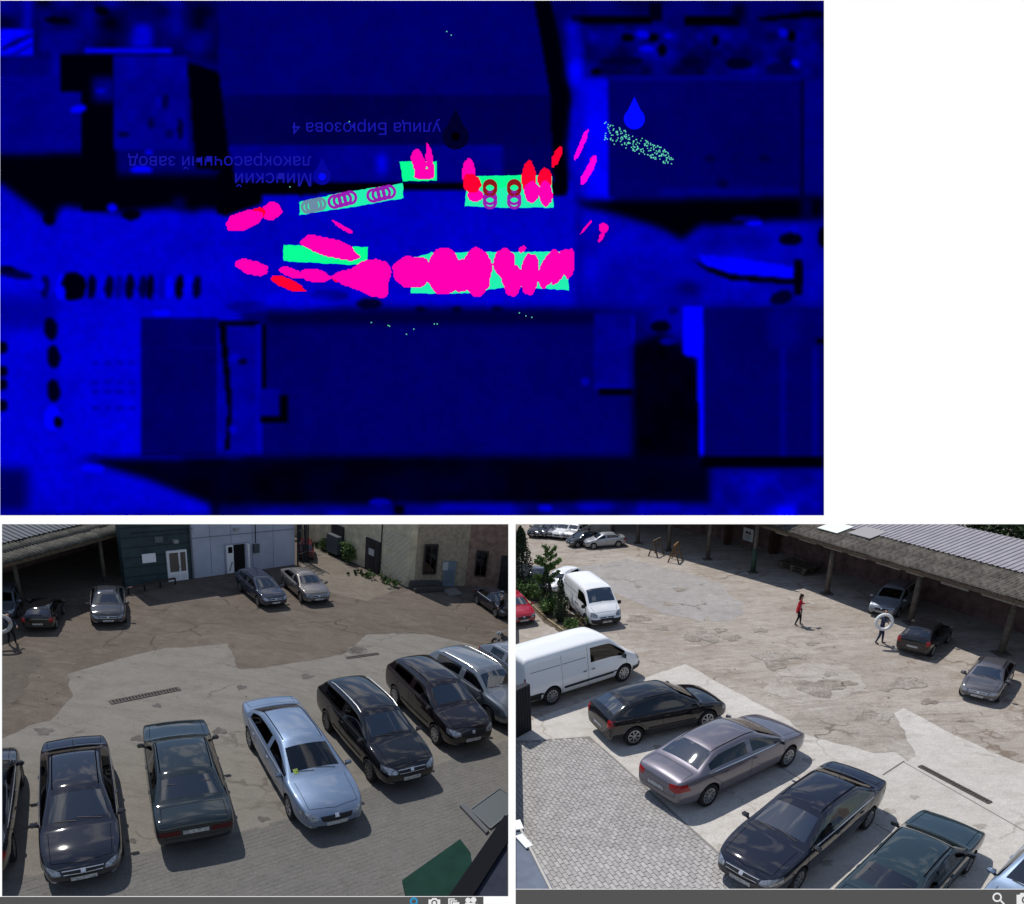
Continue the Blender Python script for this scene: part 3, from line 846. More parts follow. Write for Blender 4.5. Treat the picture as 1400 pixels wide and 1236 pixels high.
def inside(P):
    r = np.zeros((gh, gw), bool); n = len(P)
    for i in range(n):
        (x1, y1), (x2, y2) = P[i], P[(i + 1) % n]
        if y1 == y2: continue
        c = ((y1 > gy) != (y2 > gy)) & (gx < (x2 - x1) * (gy - y1) / (y2 - y1) + x1)
        r ^= c
    return r
def lay(P, val, soft=1, tex=0, sc=20):
    global img
    if len(P) == 4 and not isinstance(P[0], tuple): x0, y0, x1, y1 = P; P = [(x0, y0), (x1, y0), (x1, y1), (x0, y1)]
    m = blur(inside(P).astype(float), soft)
    t = val + (tex * smooth_noise(sc, int(abs(P[0][0] * 7 + P[0][1] * 3 + val)), 2) if tex else 0)
    img = img * (1 - m) + t * m
def spot(cx, cy, a, b, val, ang=0, soft=1): lay(circ(cx, cy, a, b, ang, 18), val, soft)
# yard and streets
lay((0, 0, 1126, 120), 82, 3, 60, 50)
lay((0, 2, 300, 80), 76, 3, 90, 30); lay((0, 40, 47, 78), 232, 1, 40, 10); lay((32, 0, 44, 46), 170, 2)
spot(25, 58, 26, 3, 80, -25); spot(30, 70, 20, 2, 120, -30)
spot(80, 29, 19, 5, 18, 4); spot(140, 16, 10, 6, 14, 20); lay([(185, 35), (207, 35), (210, 68), (180, 68)], 195, 2); lay((116, 66, 236, 73), 215, 1)
lay((52, 42, 108, 74), 112, 2); lay((0, 80, 85, 125), 98, 2); lay((72, 70, 82, 112), 150, 2)
lay((0, 245, 790, 420), 176, 2, 12, 120); lay((0, 290, 330, 705), 188, 2, 26, 90)
lay((790, 285, 1126, 420), 160, 3, 50, 40)
lay((0, 105, 112, 212), 118, 1, 14, 40)
lay((300, 2, 752, 130), 95, 1, 6, 200); lay((300, 70, 755, 74), 100, 1); lay((300, 130, 762, 205), 68, 1, 8, 100)
lay((310, 200, 690, 250), 118, 1, 14, 50); lay((322, 228, 430, 232), 96, 1); lay((515, 212, 528, 238), 215, 2); lay((690, 200, 755, 252), 78, 2)
lay((84, 76, 157, 126), 9, 1); lay([(112, 126), (158, 110), (158, 290), (112, 290)], 9, 1)
lay((157, 78, 258, 205), 124, 1, 24, 20); lay((128, 106, 158, 140), 104, 2)
spot(227, 140, 4, 11, 60, 5, 1); spot(207, 170, 4, 8, 60, 0, 1); spot(247, 178, 4, 15, 40, 0, 1); spot(170, 185, 8, 4, 50, 0, 1); spot(232, 184, 6, 6, 78); spot(138, 125, 7, 4, 160); spot(217, 140, 4, 8, 150)
spot(108, 150, 11, 5, 240, -15); spot(194, 234, 16, 6, 250, 0); spot(204, 209, 5, 4, 200)
lay([(0, 213), (120, 210), (158, 208), (160, 240), (300, 238), (318, 240), (318, 292), (280, 286), (265, 292), (240, 284), (165, 292), (85, 282), (72, 310), (64, 300), (48, 286), (0, 250)], 10, 2)
spot(68, 300, 8, 9, 14); spot(180, 294, 13, 8, 14); spot(154, 285, 7, 6, 230); lay((237, 273, 252, 288), 70, 2)
lay([(257, 86), (300, 100), (312, 200), (318, 235), (268, 232)], 9, 1)
lay([(298, 238), (318, 222), (322, 248), (560, 250), (770, 250), (770, 259), (560, 261), (440, 266), (380, 272), (310, 296), (296, 292)], 7, 1)
lay((358, 268, 410, 296), 176, 1)
lay([(730, 0), (752, 0), (770, 80), (782, 140), (776, 262), (757, 262), (752, 130)], 9, 1); lay((700, 256, 775, 268), 10, 1); spot(762, 262, 12, 6, 10)
lay((772, 35, 1126, 108), 86, 2, 80, 24); lay((782, 24, 892, 35), 8, 1); lay((888, 6, 905, 30), 20, 1); lay((935, 24, 1010, 36), 6, 1); lay([(1035, 26), (1110, 15), (1126, 18), (1126, 24), (1040, 30)], 8, 1); lay((1000, 6, 1020, 30), 30, 2)
for x, y, a, b, val in ((858, 53, 9, 6, 8), (893, 53, 7, 6, 8), (879, 48, 9, 6, 205), (913, 50, 6, 4, 190), (884, 68, 11, 5, 205), (905, 70, 6, 9, 12), (978, 57, 5, 8, 14), (1082, 50, 6, 8, 10), (1070, 46, 6, 6, 190), (945, 85, 14, 8, 40), (1010, 88, 18, 8, 30), (850, 85, 30, 7, 45), (1087, 88, 6, 6, 195), (1066, 95, 20, 8, 60), (815, 100, 8, 6, 14), (795, 78, 12, 5, 60)): spot(x, y, a, b, val, 0, 1)
lay([(770, 30), (792, 30), (800, 108), (836, 108), (840, 275), (785, 272), (775, 200), (785, 130)], 165, 2, 30, 40); lay((780, 84, 794, 118), 235, 2); lay([(800, 108), (832, 108), (836, 274), (800, 274)], 222, 2, 20, 30); lay((784, 148, 792, 250), 190, 2)
lay((832, 106, 1096, 270), 86, 1, 8, 90); lay((836, 104, 1094, 110), 110, 1); lay((900, 260, 1092, 267), 130, 2); lay((1096, 110, 1126, 270), 104, 1); lay((1093, 110, 1098, 270), 40, 1)
spot(970, 218, 7, 6, 60); spot(1045, 218, 9, 5, 58); spot(988, 252, 8, 6, 58)
lay([(782, 270), (800, 276), (1126, 269), (1126, 300), (1050, 304), (1010, 310), (960, 308), (945, 318), (932, 330), (922, 322), (900, 312), (850, 296), (800, 282)], 7, 2)
lay((1096, 270, 1110, 300), 60, 2); spot(1030, 306, 12, 5, 235); spot(1080, 328, 16, 9, 20); spot(1124, 325, 6, 14, 10); spot(1020, 300, 20, 4, 90)
# lorry by the street
lay([(955, 348), (1000, 352), (1088, 366), (1084, 382), (1000, 376), (962, 364)], 235, 1); lay([(945, 355), (962, 364), (1000, 376), (1086, 383), (1096, 360), (1096, 390), (1000, 384), (968, 372)], 6, 1); lay((1086, 356, 1096, 404), 14, 1)
lay([(975, 318), (1060, 316), (1050, 344), (960, 342)], 130, 4)
spot(940, 398, 17, 12, 74, 0, 3); spot(920, 430, 34, 34, 138, 0, 4); spot(920, 425, 7, 6, 90); spot(1068, 408, 16, 10, 40, -20)
# lower blocks
lay((0, 405, 80, 450), 140, 4); lay((84, 424, 198, 625), 196, 2, 22, 30)
for y in (497, 523, 536, 558): 
    for x in (128, 145, 162, 178): spot(x + 3, y, 6, 2, 150, 0, 1)
lay((193, 436, 300, 625), 86, 1, 8, 60); lay((193, 474, 300, 476), 100, 1)
lay((298, 440, 358, 624), 134, 1, 16, 20); lay([(300, 444), (309, 444), (318, 560), (314, 618), (308, 618), (312, 560)], 7, 1); lay((300, 440, 356, 446), 16, 1); lay((350, 444, 358, 622), 150, 1); lay((308, 616, 354, 623), 140, 1); spot(322, 491, 9, 5, 170); spot(333, 495, 7, 4, 40); spot(319, 587, 6, 6, 165)
lay((358, 444, 366, 534), 10, 1)
lay((366, 426, 866, 628), 90, 1, 6, 150); lay((366, 426, 820, 444), 52, 2); lay((366, 476, 820, 478), 84, 1)
lay((357, 532, 384, 572), 128, 1); lay([(384, 540), (394, 540), (394, 578), (356, 578), (356, 570), (384, 570)], 7, 1)
lay((812, 428, 867, 533), 118, 1, 20, 18); lay((862, 432, 868, 532), 150, 1); lay((812, 528, 868, 533), 140, 1); lay((818, 533, 866, 540), 10, 1); spot(800, 522, 5, 6, 150)
lay([(866, 470), (885, 464), (905, 455), (932, 475), (955, 500), (962, 640), (866, 640)], 14, 2, 14, 20); spot(903, 447, 14, 8, 22); spot(913, 467, 12, 5, 120)
lay([(934, 420), (962, 420), (966, 520), (972, 625), (956, 628), (953, 490), (934, 486)], 245, 1)
lay((963, 422, 1126, 628), 86, 1, 8, 60); lay((1050, 422, 1094, 474), 110, 3); lay((1066, 474, 1074, 628), 110, 1); lay((1110, 474, 1118, 628), 112, 1); spot(1122, 467, 6, 4, 10)
lay([(104, 626), (968, 624), (972, 690), (840, 686), (700, 692), (540, 690), (392, 706), (290, 706), (288, 690), (200, 655)], 20, 2, 26, 40)
lay((960, 624, 1126, 640), 8, 1); lay((972, 645, 1126, 706), 138, 2, 50, 24); lay((1060, 690, 1088, 706), 240, 2)
lay((300, 690, 1000, 706), 110, 2, 60, 30); lay((600, 691, 702, 697), 190, 2); lay((790, 690, 836, 698), 215, 2); lay((870, 690, 930, 697), 190, 2); spot(745, 695, 10, 5, 200); spot(520, 687, 16, 5, 150); lay((540, 690, 552, 704), 14, 1)
lay((0, 640, 40, 700), 80, 3); spot(128, 641, 16, 6, 235)
# parked cars seen from above
for i, x in enumerate((62, 84, 98, 112, 126, 141, 150, 163, 178, 196, 206, 222, 232, 246, 258, 270)):
    spot(x, 393, 6, 16 + (i % 3), (70, 245, 20, 14, 30, 205, 40, 120, 30, 60, 30, 150, 225, 20, 215, 40)[i], 4, 1)
spot(100, 392, 16, 20, 12); spot(84, 400, 6, 10, 240, 0, 1); spot(221, 428, 12, 5, 235); spot(56, 391, 6, 7, 205, 0, 1)
for y in (450, 488, 535): spot(70 + (y > 470) * 4, y, 9, 16, 26, -6, 1)
spot(72, 572, 11, 18, 250, 0, 1); spot(80, 578, 6, 8, 20)
for y in (476, 508, 526, 555): spot(4, y, 8, 8, 20)
spot(130, 625, 8, 4, 120); spot(20, 375, 26, 6, 60, 10); spot(12, 368, 10, 4, 20, 10)
spot(340, 420, 30, 8, 130); spot(505, 416, 18, 8, 40, 0, 1); spot(575, 424, 8, 4, 40); spot(625, 424, 8, 4, 40); spot(680, 424, 10, 4, 50); spot(450, 405, 26, 8, 120); spot(430, 412, 30, 6, 205, 0, 3)
lay((358, 402, 420, 420), 205, 4)
# streaked, uneven tone of the satellite print
img = img + 9 * smooth_noise(60, 3, 4) * (img / 120) + 10 * smooth_noise(8, 5, 2) * (img / 110) + 7 * smooth_noise(24, 9, 2) * (img / 110)
img = np.clip(img * 1.1, 4, 255)

tile = bpy.data.meshes.new('map_print')
vx = [bp(float(gx[j, i]), float(gy[j, i]), 0.003) for j in range(gh) for i in range(gw)]
idx = np.arange(gh * gw).reshape(gh, gw)
q = np.stack([idx[:-1, :-1], idx[1:, :-1], idx[1:, 1:], idx[:-1, 1:]], -1).reshape(-1, 4)
tile.from_pydata(vx, [], q.tolist()); tile.update()
at = tile.color_attributes.new('tone', 'FLOAT_COLOR', 'POINT')
lin = np.where(img / 255 <= .04045, img / 255 / 12.92, ((img / 255 + .055) / 1.055) ** 2.4).reshape(-1)
cols = np.zeros((len(lin), 4), np.float32); cols[:, 2] = lin; cols[:, 3] = 1
at.data.foreach_set('color', cols.reshape(-1))
m = bpy.data.materials.new('printed blue map'); m.use_nodes = True
n_, l_ = m.node_tree.nodes, m.node_tree.links; n_.clear()
o_ = n_.new('ShaderNodeOutputMaterial'); e_ = n_.new('ShaderNodeEmission'); a_ = n_.new('ShaderNodeAttribute'); a_.attribute_name = 'tone'
l_.new(a_.outputs['Color'], e_.inputs['Color']); l_.new(e_.outputs['Emission'], o_.inputs['Surface'])
amap = thing('aerial_map', 'dark blue aerial map print with pink heat spots and upside-down street names', 'map', BOARD)
link('map_print', tile, m, amap)

# heat spots, parking bays, chains of rings, pins, lettering: each laid a little above the print
for P, mm in (([(410, 277), (470, 264), (551, 252), (552, 272), (500, 281), (410, 295)], E_TURQ), ([(547, 222), (597, 222), (597, 248), (551, 249)], E_GREEN),
              ([(642, 242), (754, 241), (757, 285), (688, 285), (636, 283), (636, 270)], E_TURQ), ([(655, 242), (716, 241), (716, 258), (655, 258)], E_GREEN), ([(388, 336), (503, 339), (503, 361), (480, 363), (388, 358)], E_GREEN),
              ([(563, 354), (590, 346), (775, 345), (778, 398), (700, 392), (640, 402), (562, 402)], E_TURQ)):
    r = random.Random(int(P[0][0])); Q = []
    for (a, b), (c, d) in zip(P, P[1:] + P[:1]):
        k = max(2, int(math.hypot(c - a, d - b) / 4))
        for j in range(k): Q.append((a + (c - a) * j / k + r.uniform(-.7, .7), b + (d - b) * j / k + r.uniform(-.7, .7)))
    flat('parking_bay', [Q], mm, amap, .0036 if mm is E_TURQ else .0040)
def blob(cx, cy, a, b, ang, mm, seed=0, pts=None):
    r = random.Random(int(cx * 3 + cy)); ph = [r.random() * 6.28 for _ in range(4)]
    if pts is None:
        P = circ(cx, cy, a, b, ang, 40)
        P = [(cx + (x - cx) * (1 + .07 * math.sin(2 * math.pi * 3 * k / 40 + ph[0]) + .04 * math.sin(2 * math.pi * 7 * k / 40 + ph[1])), cy + (y - cy) * (1 + .05 * math.sin(2 * math.pi * 2 * k / 40 + ph[2]) + .04 * math.sin(2 * math.pi * 6 * k / 40 + ph[3]))) for k, (x, y) in enumerate(P)]
    else: P = pts
    Q = []
    for (x1, y1), (x2, y2) in zip(P, P[1:] + P[:1]):
        k_ = max(1, int(math.hypot(x2 - x1, y2 - y1) / 1.5))
        for t_ in range(k_):
            q_ = (round((x1 + (x2 - x1) * t_ / k_) / 1.8) * 1.8, round((y1 + (y2 - y1) * t_ / k_) / 1.8) * 1.8)
            if not Q or q_ != Q[-1]: Q.append(q_)
    P = Q if len(Q) > 5 and a != 1.5 and abs(a) >= 3 or pts is not None else P
    return flat('heat_spot', [P], mm, amap, .0046 + .0001 * r.random())
for s_ in ((334, 303, 26, 13, -18, E_PINK), (352, 294, 12, 8, -15, E_RED), (372, 290, 14, 12, -25, E_PINK), (573, 226, 9, 21, -14, E_PINK), (580, 240, 14, 7, 0, E_PINK), (588, 222, 5, 25, -8, E_PINK),
           (641, 238, 9, 20, 0, E_PINK), (645, 252, 12, 14, -15, E_RED), (650, 268, 11, 9, 0, E_PINK), (723, 244, 10, 22, 0, E_RED), (727, 264, 11, 14, 0, E_PINK), (745, 246, 10, 14, 0, E_RED), (746, 266, 9, 17, 0, E_PINK),
           (761, 216, 5, 15, 24, E_RED), (795, 199, 3.4, 23, 24, E_MAG), (805, 234, 5, 22, 28, E_MAG), (811, 220, 4, 7, 24, E_RED), (801, 312, 1.5, 12, 40, E_PINK), (825, 313, 6.5, 7, 0, E_PINK), (822, 325, 3, 8, 25, E_PINK),
           (452, 340, 41, 13, 16, E_PINK), (345, 367, 23, 10, 14, E_PINK), (394, 389, 25, 7, 22, E_RED), (382, 383, 10, 5, 22, E_MAG), (399, 374, 19, 6, 18, E_PINK), (431, 378, 21, 9, 10, E_PINK),
           (564, 373, 26, 23, 0, E_PINK), (607, 372, 24, 31, 0, E_PINK), (630, 378, 16, 22, 0, E_PINK), (652, 373, 21, 32, 0, E_PINK), (651, 396, 10, 10, 0, E_PINK), (690, 362, 15, 21, 0, E_PINK), (700, 384, 13, 24, 0, E_PINK), (724, 376, 12.5, 30, 4, E_PINK),
           (714, 342, 6, 4, -35, E_PINK), (750, 369, 12, 27, 20, E_PINK), (765, 366, 9.5, 25, 22, E_PINK), (778, 362, 7.5, 20, 8, E_PINK)):
    blob(*s_)
blob(500, 385, 0, 0, 0, E_PINK, pts=[(452, 380), (462, 373), (482, 368), (496, 358), (515, 355), (530, 360), (536, 372), (532, 386), (530, 405), (524, 409), (508, 406), (490, 398), (468, 390)])
blob(480, 379, 0, 0, 0, E_RED, pts=[(452, 380), (462, 373), (482, 369), (500, 372), (492, 380), (470, 388), (458, 386)])
blob(515, 398, 0, 0, 0, E_MAG, pts=[(498, 388), (512, 384), (526, 388), (529, 400), (524, 408), (510, 405), (498, 399)])
blob(470, 312, 0, 0, 0, E_PINK, pts=[(453, 302), (458, 303), (475, 313), (483, 317), (482, 321), (478, 321), (462, 311)])
for c0, dx, dy, r1, mm in (((421, 284), 5.5, -1.2, 9.5, E_TEAL), ((458, 277), 7, -1.8, 10, E_PURP), ((511, 268.5), 7, -1.6, 10, E_PURP), ((670, 272), 0, 5.5, 10, E_PURP), ((703, 272), 0, 5.5, 10, E_PURP), ((670, 256), 0, 4, 10, E_MAROON), ((703, 256), 0, 4, 10, E_MAROON)):
    for k in range(4 if dx else 2):
        flat('ring', ring_polys(c0[0] + dx * k, c0[1] + dy * k, r1 - 4, r1), mm, amap, .0042 + .00004 * k)
def drop(cx, cy, r, mm, nm='map_pin'):
    P = [(cx, cy - 2.1 * r)] + circ(cx, cy, r, t0=-50, t1=230, n=24)
    return flat(nm, [P], mm, amap, .0043)
drop(867, 164, 14.5, E_PIN); dp = drop(623, 188, 18, E_DKPIN); flat('pin_eye', [circ(623, 188, 6)], emit('lit black', (0, 0, 0)), dp, .0046)
dp = drop(441, 242, 12, emit('lit mid blue pin', srgb(6, 6, 158))); flat('pin_eye', [circ(441, 243, 5)], E_PIN, dp, .0046)
r = random.Random(3); dots = []
for k in range(210):
    t = r.random(); cx = 826 + 94 * t; cy = 180 + 40 * t + r.uniform(-14, 14) * (1 - .35 * t)
    dots.append((cx, cy))
dots += [(611, 45), (617, 50), (478, 168), (397, 257), (508, 442), (531, 446), (533, 447), (556, 458), (566, 451), (594, 444), (598, 444), (710, 429), (719, 433), (727, 435)]
o = flat('speckle', [[(x - .7, y - .7), (x + .7, y - .7), (x + .7, y + .7), (x - .7, y + .7)] for x, y in dots], E_PALE, amap, .0049)
o['kind'] = 'stuff'
def lettering(txt, u_right, v_base, width, m, parent):
    """printed upside-down: the first letter stands at the right end"""
    cu = bpy.data.curves.new('lettering', 'FONT'); cu.body = txt; cu.size = 1.0
    ob = bpy.data.objects.new('lettering', cu); COL.objects.link(ob)
    dg = bpy.context.evaluated_depsgraph_get()
    me = bpy.data.meshes.new_from_object(ob.evaluated_get(dg)); bpy.data.objects.remove(ob)
    x0 = min(v.co.x for v in me.vertices); x1 = max(v.co.x for v in me.vertices)
    s = width / (x1 - x0)
    # one part for each word
    bm = bmesh.new(); bm.from_mesh(me); bpy.data.meshes.remove(me)
    fs = sorted(bm.faces, key=lambda f: min(v.co.x for v in f.verts)); words_, right = [], -9
    for f in fs:
        if min(v.co.x for v in f.verts) > right + .17: words_.append([])
        words_[-1].append(f); right = max(right, max(v.co.x for v in f.verts))
    for w_ in words_:
        vs_ = list({v for f in w_ for v in f.verts}); idx_ = {v: k for k, v in enumerate(vs_)}
        link('lettering', pym('lettering', [bp(u_right - (v.co.x - x0) * s, v_base + v.co.y * s, .0045) for v in vs_], [[idx_[v] for v in f.verts] for f in w_]), m, parent)
    bm.free()
lettering('улица Бирюзова 4', 603, 169, 203, E_TEXT, amap)
lettering('Минский', 426, 238, 104, E_TEXT, amap)
lettering('лакокрасочный завод', 426, 215, 250, E_TEXT, amap)
# ------------------------------------------------------------------ left yard
def poly_pts(Y, px, step=0.5, wob=0.0, seed=1, z=0.0):
    """outline on the yard ground through surveyed points, edges slightly ragged"""
    r = random.Random(seed); P = [Y.G(u, v) for u, v in px]; out = []
    for a, b in zip(P, P[1:] + P[:1]):
        n = max(1, int((b - a).length / step)); nrm = Vector((-(b - a).y, (b - a).x, 0)).normalized()
        off = 0.0
        for k in range(n):
            off = off * .6 + r.gauss(0, wob) if k else 0
            p = a.lerp(b, k / n) + nrm * off
            out.append(Vector((p.x, p.y, z)))
    return out
def sheet(name, Y, px, z, m, wob=0.0, seed=1, kind='structure', step=0.22):
    P = poly_pts(Y, px, step, wob, seed, z)
    bm = bmesh.new(); vs_ = [bm.verts.new(p) for p in P]; f = bm.faces.new(vs_)
    if f.normal.z < 0: f.normal_flip()
    bmesh.ops.triangulate(bm, faces=[f]); me = bpy.data.meshes.new(name); bm.to_mesh(me); bm.free()
    o = link(name, me, m, None, Y.M); o['kind'] = kind
    return o

def ground_mat(name, c_lo, c_hi, c_dark, scale=.25, bump=.35, rough=.9, cracks=.0, fine=.5, c_stain=None, streak=None):
    """trodden ground: broad tonal patches, fine grit, hairline cracks, dark oil stains"""
    m = bpy.data.materials.new(name); m.use_nodes = True
    n, l = m.node_tree.nodes, m.node_tree.links; b = n['Principled BSDF']; b.inputs['Roughness'].default_value = rough
    b.inputs['Specular IOR Level'].default_value = .25
    tc = n.new('ShaderNodeTexCoord')
    def nz(s, d=8, ro=.6, di=0):
        x = n.new('ShaderNodeTexNoise'); x.inputs['Scale'].default_value = s; x.inputs['Detail'].default_value = d; x.inputs['Roughness'].default_value = ro; x.inputs['Distortion'].default_value = di
        l.new(tc.outputs['Object'], x.inputs['Vector']); return x.outputs['Fac']
    def ramp(f, p0, p1, a=(0, 0, 0), c=(1, 1, 1)):
        r = n.new('ShaderNodeValToRGB'); r.color_ramp.elements[0].position = p0; r.color_ramp.elements[1].position = p1
        r.color_ramp.elements[0].color = (*a, 1); r.color_ramp.elements[1].color = (*c, 1); l.new(f, r.inputs['Fac']); return r.outputs['Color']
    def mix(fac, A, B, mode='MIX'):
        x = n.new('ShaderNodeMix'); x.data_type = 'RGBA'; x.blend_type = mode
        if isinstance(fac, float): x.inputs['Factor'].default_value = fac
        else: l.new(fac, x.inputs['Factor'])
        for s, v in (('A', A), ('B', B)):
            if isinstance(v, tuple): x.inputs[s].default_value = (*v, 1)
            else: l.new(v, x.inputs[s])
        return x.outputs['Result']
    base = ramp(nz(scale, 9, .62, .6), .36, .66, c_lo, c_hi)
    base = mix(ramp(nz(scale * 2.7, 10, .68, 1.2), .56, .74, (0, 0, 0), (.8, .8, .8)), base, c_dark)
    if c_stain: base = mix(ramp(nz(scale * 1.3 + .07, 8, .6, 1.8), .58, .66, (0, 0, 0), (.55, .55, .55)), base, c_stain)
    if streak is not None:
        mp_ = n.new('ShaderNodeMapping'); mp_.inputs['Rotation'].default_value = (0, 0, streak); mp_.inputs['Scale'].default_value = (.34, 1.5, 1)
        l.new(tc.outputs['Object'], mp_.inputs['Vector'])
        for sc_, lo_, hi_, cc_, am in ((.9, .50, .66, c_dark, .55), (2.1, .54, .66, c_dark, .6), (1.3, .56, .70, c_stain or c_hi, .7)):
            x = n.new('ShaderNodeTexNoise'); x.inputs['Scale'].default_value = sc_; x.inputs['Detail'].default_value = 10; x.inputs['Roughness'].default_value = .68; x.inputs['Distortion'].default_value = .8
            l.new(mp_.outputs['Vector'], x.inputs['Vector'])
            base = mix(ramp(x.outputs['Fac'], lo_, hi_, (0, 0, 0), (am, am, am)), base, cc_)
    grit = ramp(nz(14, 4, .7), .3, .7, (1 - fine * .5,) * 3, (1 + fine * .3,) * 3)
    base = mix(1.0, base, grit, 'MULTIPLY')
    grit2 = ramp(nz(2.4, 8, .75), .32, .68, (1 - fine * .35,) * 3, (1 + fine * .2,) * 3)
    base = mix(1.0, base, grit2, 'MULTIPLY')
    if cracks > 0:
        vo = n.new('ShaderNodeTexVoronoi'); vo.feature = 'DISTANCE_TO_EDGE'; vo.inputs['Scale'].default_value = .33
        wv = n.new('ShaderNodeTexNoise'); wv.inputs['Scale'].default_value = 1.6; wv.inputs['Detail'].default_value = 6
        l.new(tc.outputs['Object'], wv.inputs['Vector'])
        ad = n.new('ShaderNodeMix'); ad.data_type = 'RGBA'; ad.blend_type = 'LINEAR_LIGHT'; ad.inputs['Factor'].default_value = .5
        l.new(tc.outputs['Object'], ad.inputs['A']); l.new(wv.outputs['Color'], ad.inputs['B'])
        l.new(ad.outputs['Result'], vo.inputs['Vector'])
        ck = ramp(vo.outputs['Distance'], .004, .022, (1, 1, 1), (0, 0, 0))
        gate = ramp(nz(.35, 4, .5), .5, .6)
        base = mix(mix(1.0, ck, gate, 'MULTIPLY'), base, tuple(c * (1 - cracks) for c in c_dark))
    l.new(base, b.inputs['Base Color'])
    bp_ = n.new('ShaderNodeBump'); bp_.inputs['Strength'].default_value = bump; bp_.inputs['Distance'].default_value = .05
    bm_ = n.new('ShaderNodeMath'); bm_.operation = 'ADD'
    l.new(nz(5, 8, .7), bm_.inputs[0]); l.new(nz(30, 4, .6), bm_.inputs[1]); l.new(bm_.outputs['Value'], bp_.inputs['Height'])
    l.new(bp_.outputs['Normal'], b.inputs['Normal'])
    return m

def big_ground(name, Y, m, x0, x1):
    me = pym(name, [(x0, -80, 0), (x1, -80, 0), (x1, 420, 0), (x0, 420, 0)], [(0, 1, 2, 3)])
    o = link(name, me, m, None, Y.M); o['kind'] = 'structure'
    return o
GL = YL.G
gm = ground_mat('dimmed brown dirt', (.104, .083, .066), (.140, .115, .094), (.072, .056, .043), .22, .4, cracks=.2, c_stain=(.155, .132, .110), streak=-.6)  # left ground darkened: that view's lower exposure is put into the colour
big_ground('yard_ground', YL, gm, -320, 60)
cm_ = ground_mat('dimmed old concrete', (.168, .156, .136), (.200, .186, .164), (.138, .124, .106), .18, .25, cracks=.2, fine=.3, c_stain=(.146, .128, .108), streak=-.5)  # concrete darkened to carry the left view's dimmer exposure
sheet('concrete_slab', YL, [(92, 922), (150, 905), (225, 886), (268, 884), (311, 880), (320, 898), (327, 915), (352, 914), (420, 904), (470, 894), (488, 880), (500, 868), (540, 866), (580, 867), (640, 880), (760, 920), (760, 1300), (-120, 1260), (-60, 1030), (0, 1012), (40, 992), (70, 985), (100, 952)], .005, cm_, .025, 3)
sheet('concrete_patch', YL, [(-40, 905), (30, 893), (60, 905), (40, 930), (20, 960), (-40, 975)], .004, ground_mat('damp dark dirt', (.085, .072, .058), (.11, .094, .075), (.05, .042, .034), .5, .4), .1, 5)
sheet('paving', YL, [(-160, 1215), (40, 1199), (190, 1168), (250, 1152), (360, 1132), (480, 1085), (600, 1045), (760, 990), (760, 1340), (-160, 1340)], .010, ground_mat('grey setts bed', (.130, .124, .114), (.145, .138, .128), (.118, .112, .103), .6, .2, fine=.3), .02, 4)
# stone setts of the near pavement: far too many and too small to pick apart one by one
def pave(Y, px, sx, sy, gap, th, seed, dirpx, jitter=.004, z=.012):
    r = random.Random(seed); P = [Y.G(u, v) for u, v in px]
    d = (Y.G(*dirpx[1]) - Y.G(*dirpx[0])).normalized(); e = Vector((-d.y, d.x, 0))
    o = P[0]; uv = [((p - o).dot(d), (p - o).dot(e)) for p in P]
    def ins(x, y):
        c = False
        for (x1, y1), (x2, y2) in zip(uv, uv[1:] + uv[:1]):
            if (y1 > y) != (y2 > y) and x < (x2 - x1) * (y - y1) / (y2 - y1) + x1: c = not c
        return c
    x0, x1 = min(u for u, v in uv), max(u for u, v in uv); y0, y1 = min(v for u, v in uv), max(v for u, v in uv)
    res = []; j = 0; y = y0
    while y < y1:
        x = x0 + (sx / 2 if j % 2 else 0) + r.uniform(-.02, .02)
        while x < x1:
            if ins(x + sx / 2, y + sy / 2):
                c = o + d * (x + sx / 2) + e * (y + sy / 2)
                res.append((c, (sx - gap) * r.uniform(.97, 1), (sy - gap) * r.uniform(.95, 1), z + th * r.uniform(.7, 1.1) - jitter * r.random(), r.uniform(-.02, .02)))
            x += sx
        y += sy; j += 1
    return res, d
def block_mesh(items, d):
    mb = MB(); a0 = math.atan2(d.y, d.x)
    for c, lx, ly, h, da in items:
        M = Matrix.Translation((c.x, c.y, 0)) @ Matrix.Rotation(a0 + da, 4, 'Z')
        x, y, b = lx / 2, ly / 2, .006
        v = [M @ Vector((sx * x, sy * y, 0)) for sx, sy in ((-1, -1), (1, -1), (1, 1), (-1, 1))] + [M @ Vector((sx * (x - b), sy * (y - b), h)) for sx, sy in ((-1, -1), (1, -1), (1, 1), (-1, 1))]
        mb.add(v, [(4, 5, 6, 7), (0, 1, 5, 4), (1, 2, 6, 5), (2, 3, 7, 6), (3, 0, 4, 7)])
    return mb
its, dd = pave(YL, [(-60, 1208), (40, 1200), (190, 1168), (250, 1152), (360, 1132), (480, 1085), (600, 1045), (720, 1005), (720, 1260), (-60, 1260)], .30, .16, .005, .004, 5, ((250, 1153), (480, 1086)))
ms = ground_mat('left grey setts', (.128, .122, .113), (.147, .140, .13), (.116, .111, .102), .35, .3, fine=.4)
o = block_mesh(its, dd).build('paving_setts', ms, None, YL.M); o['kind'] = 'stuff'

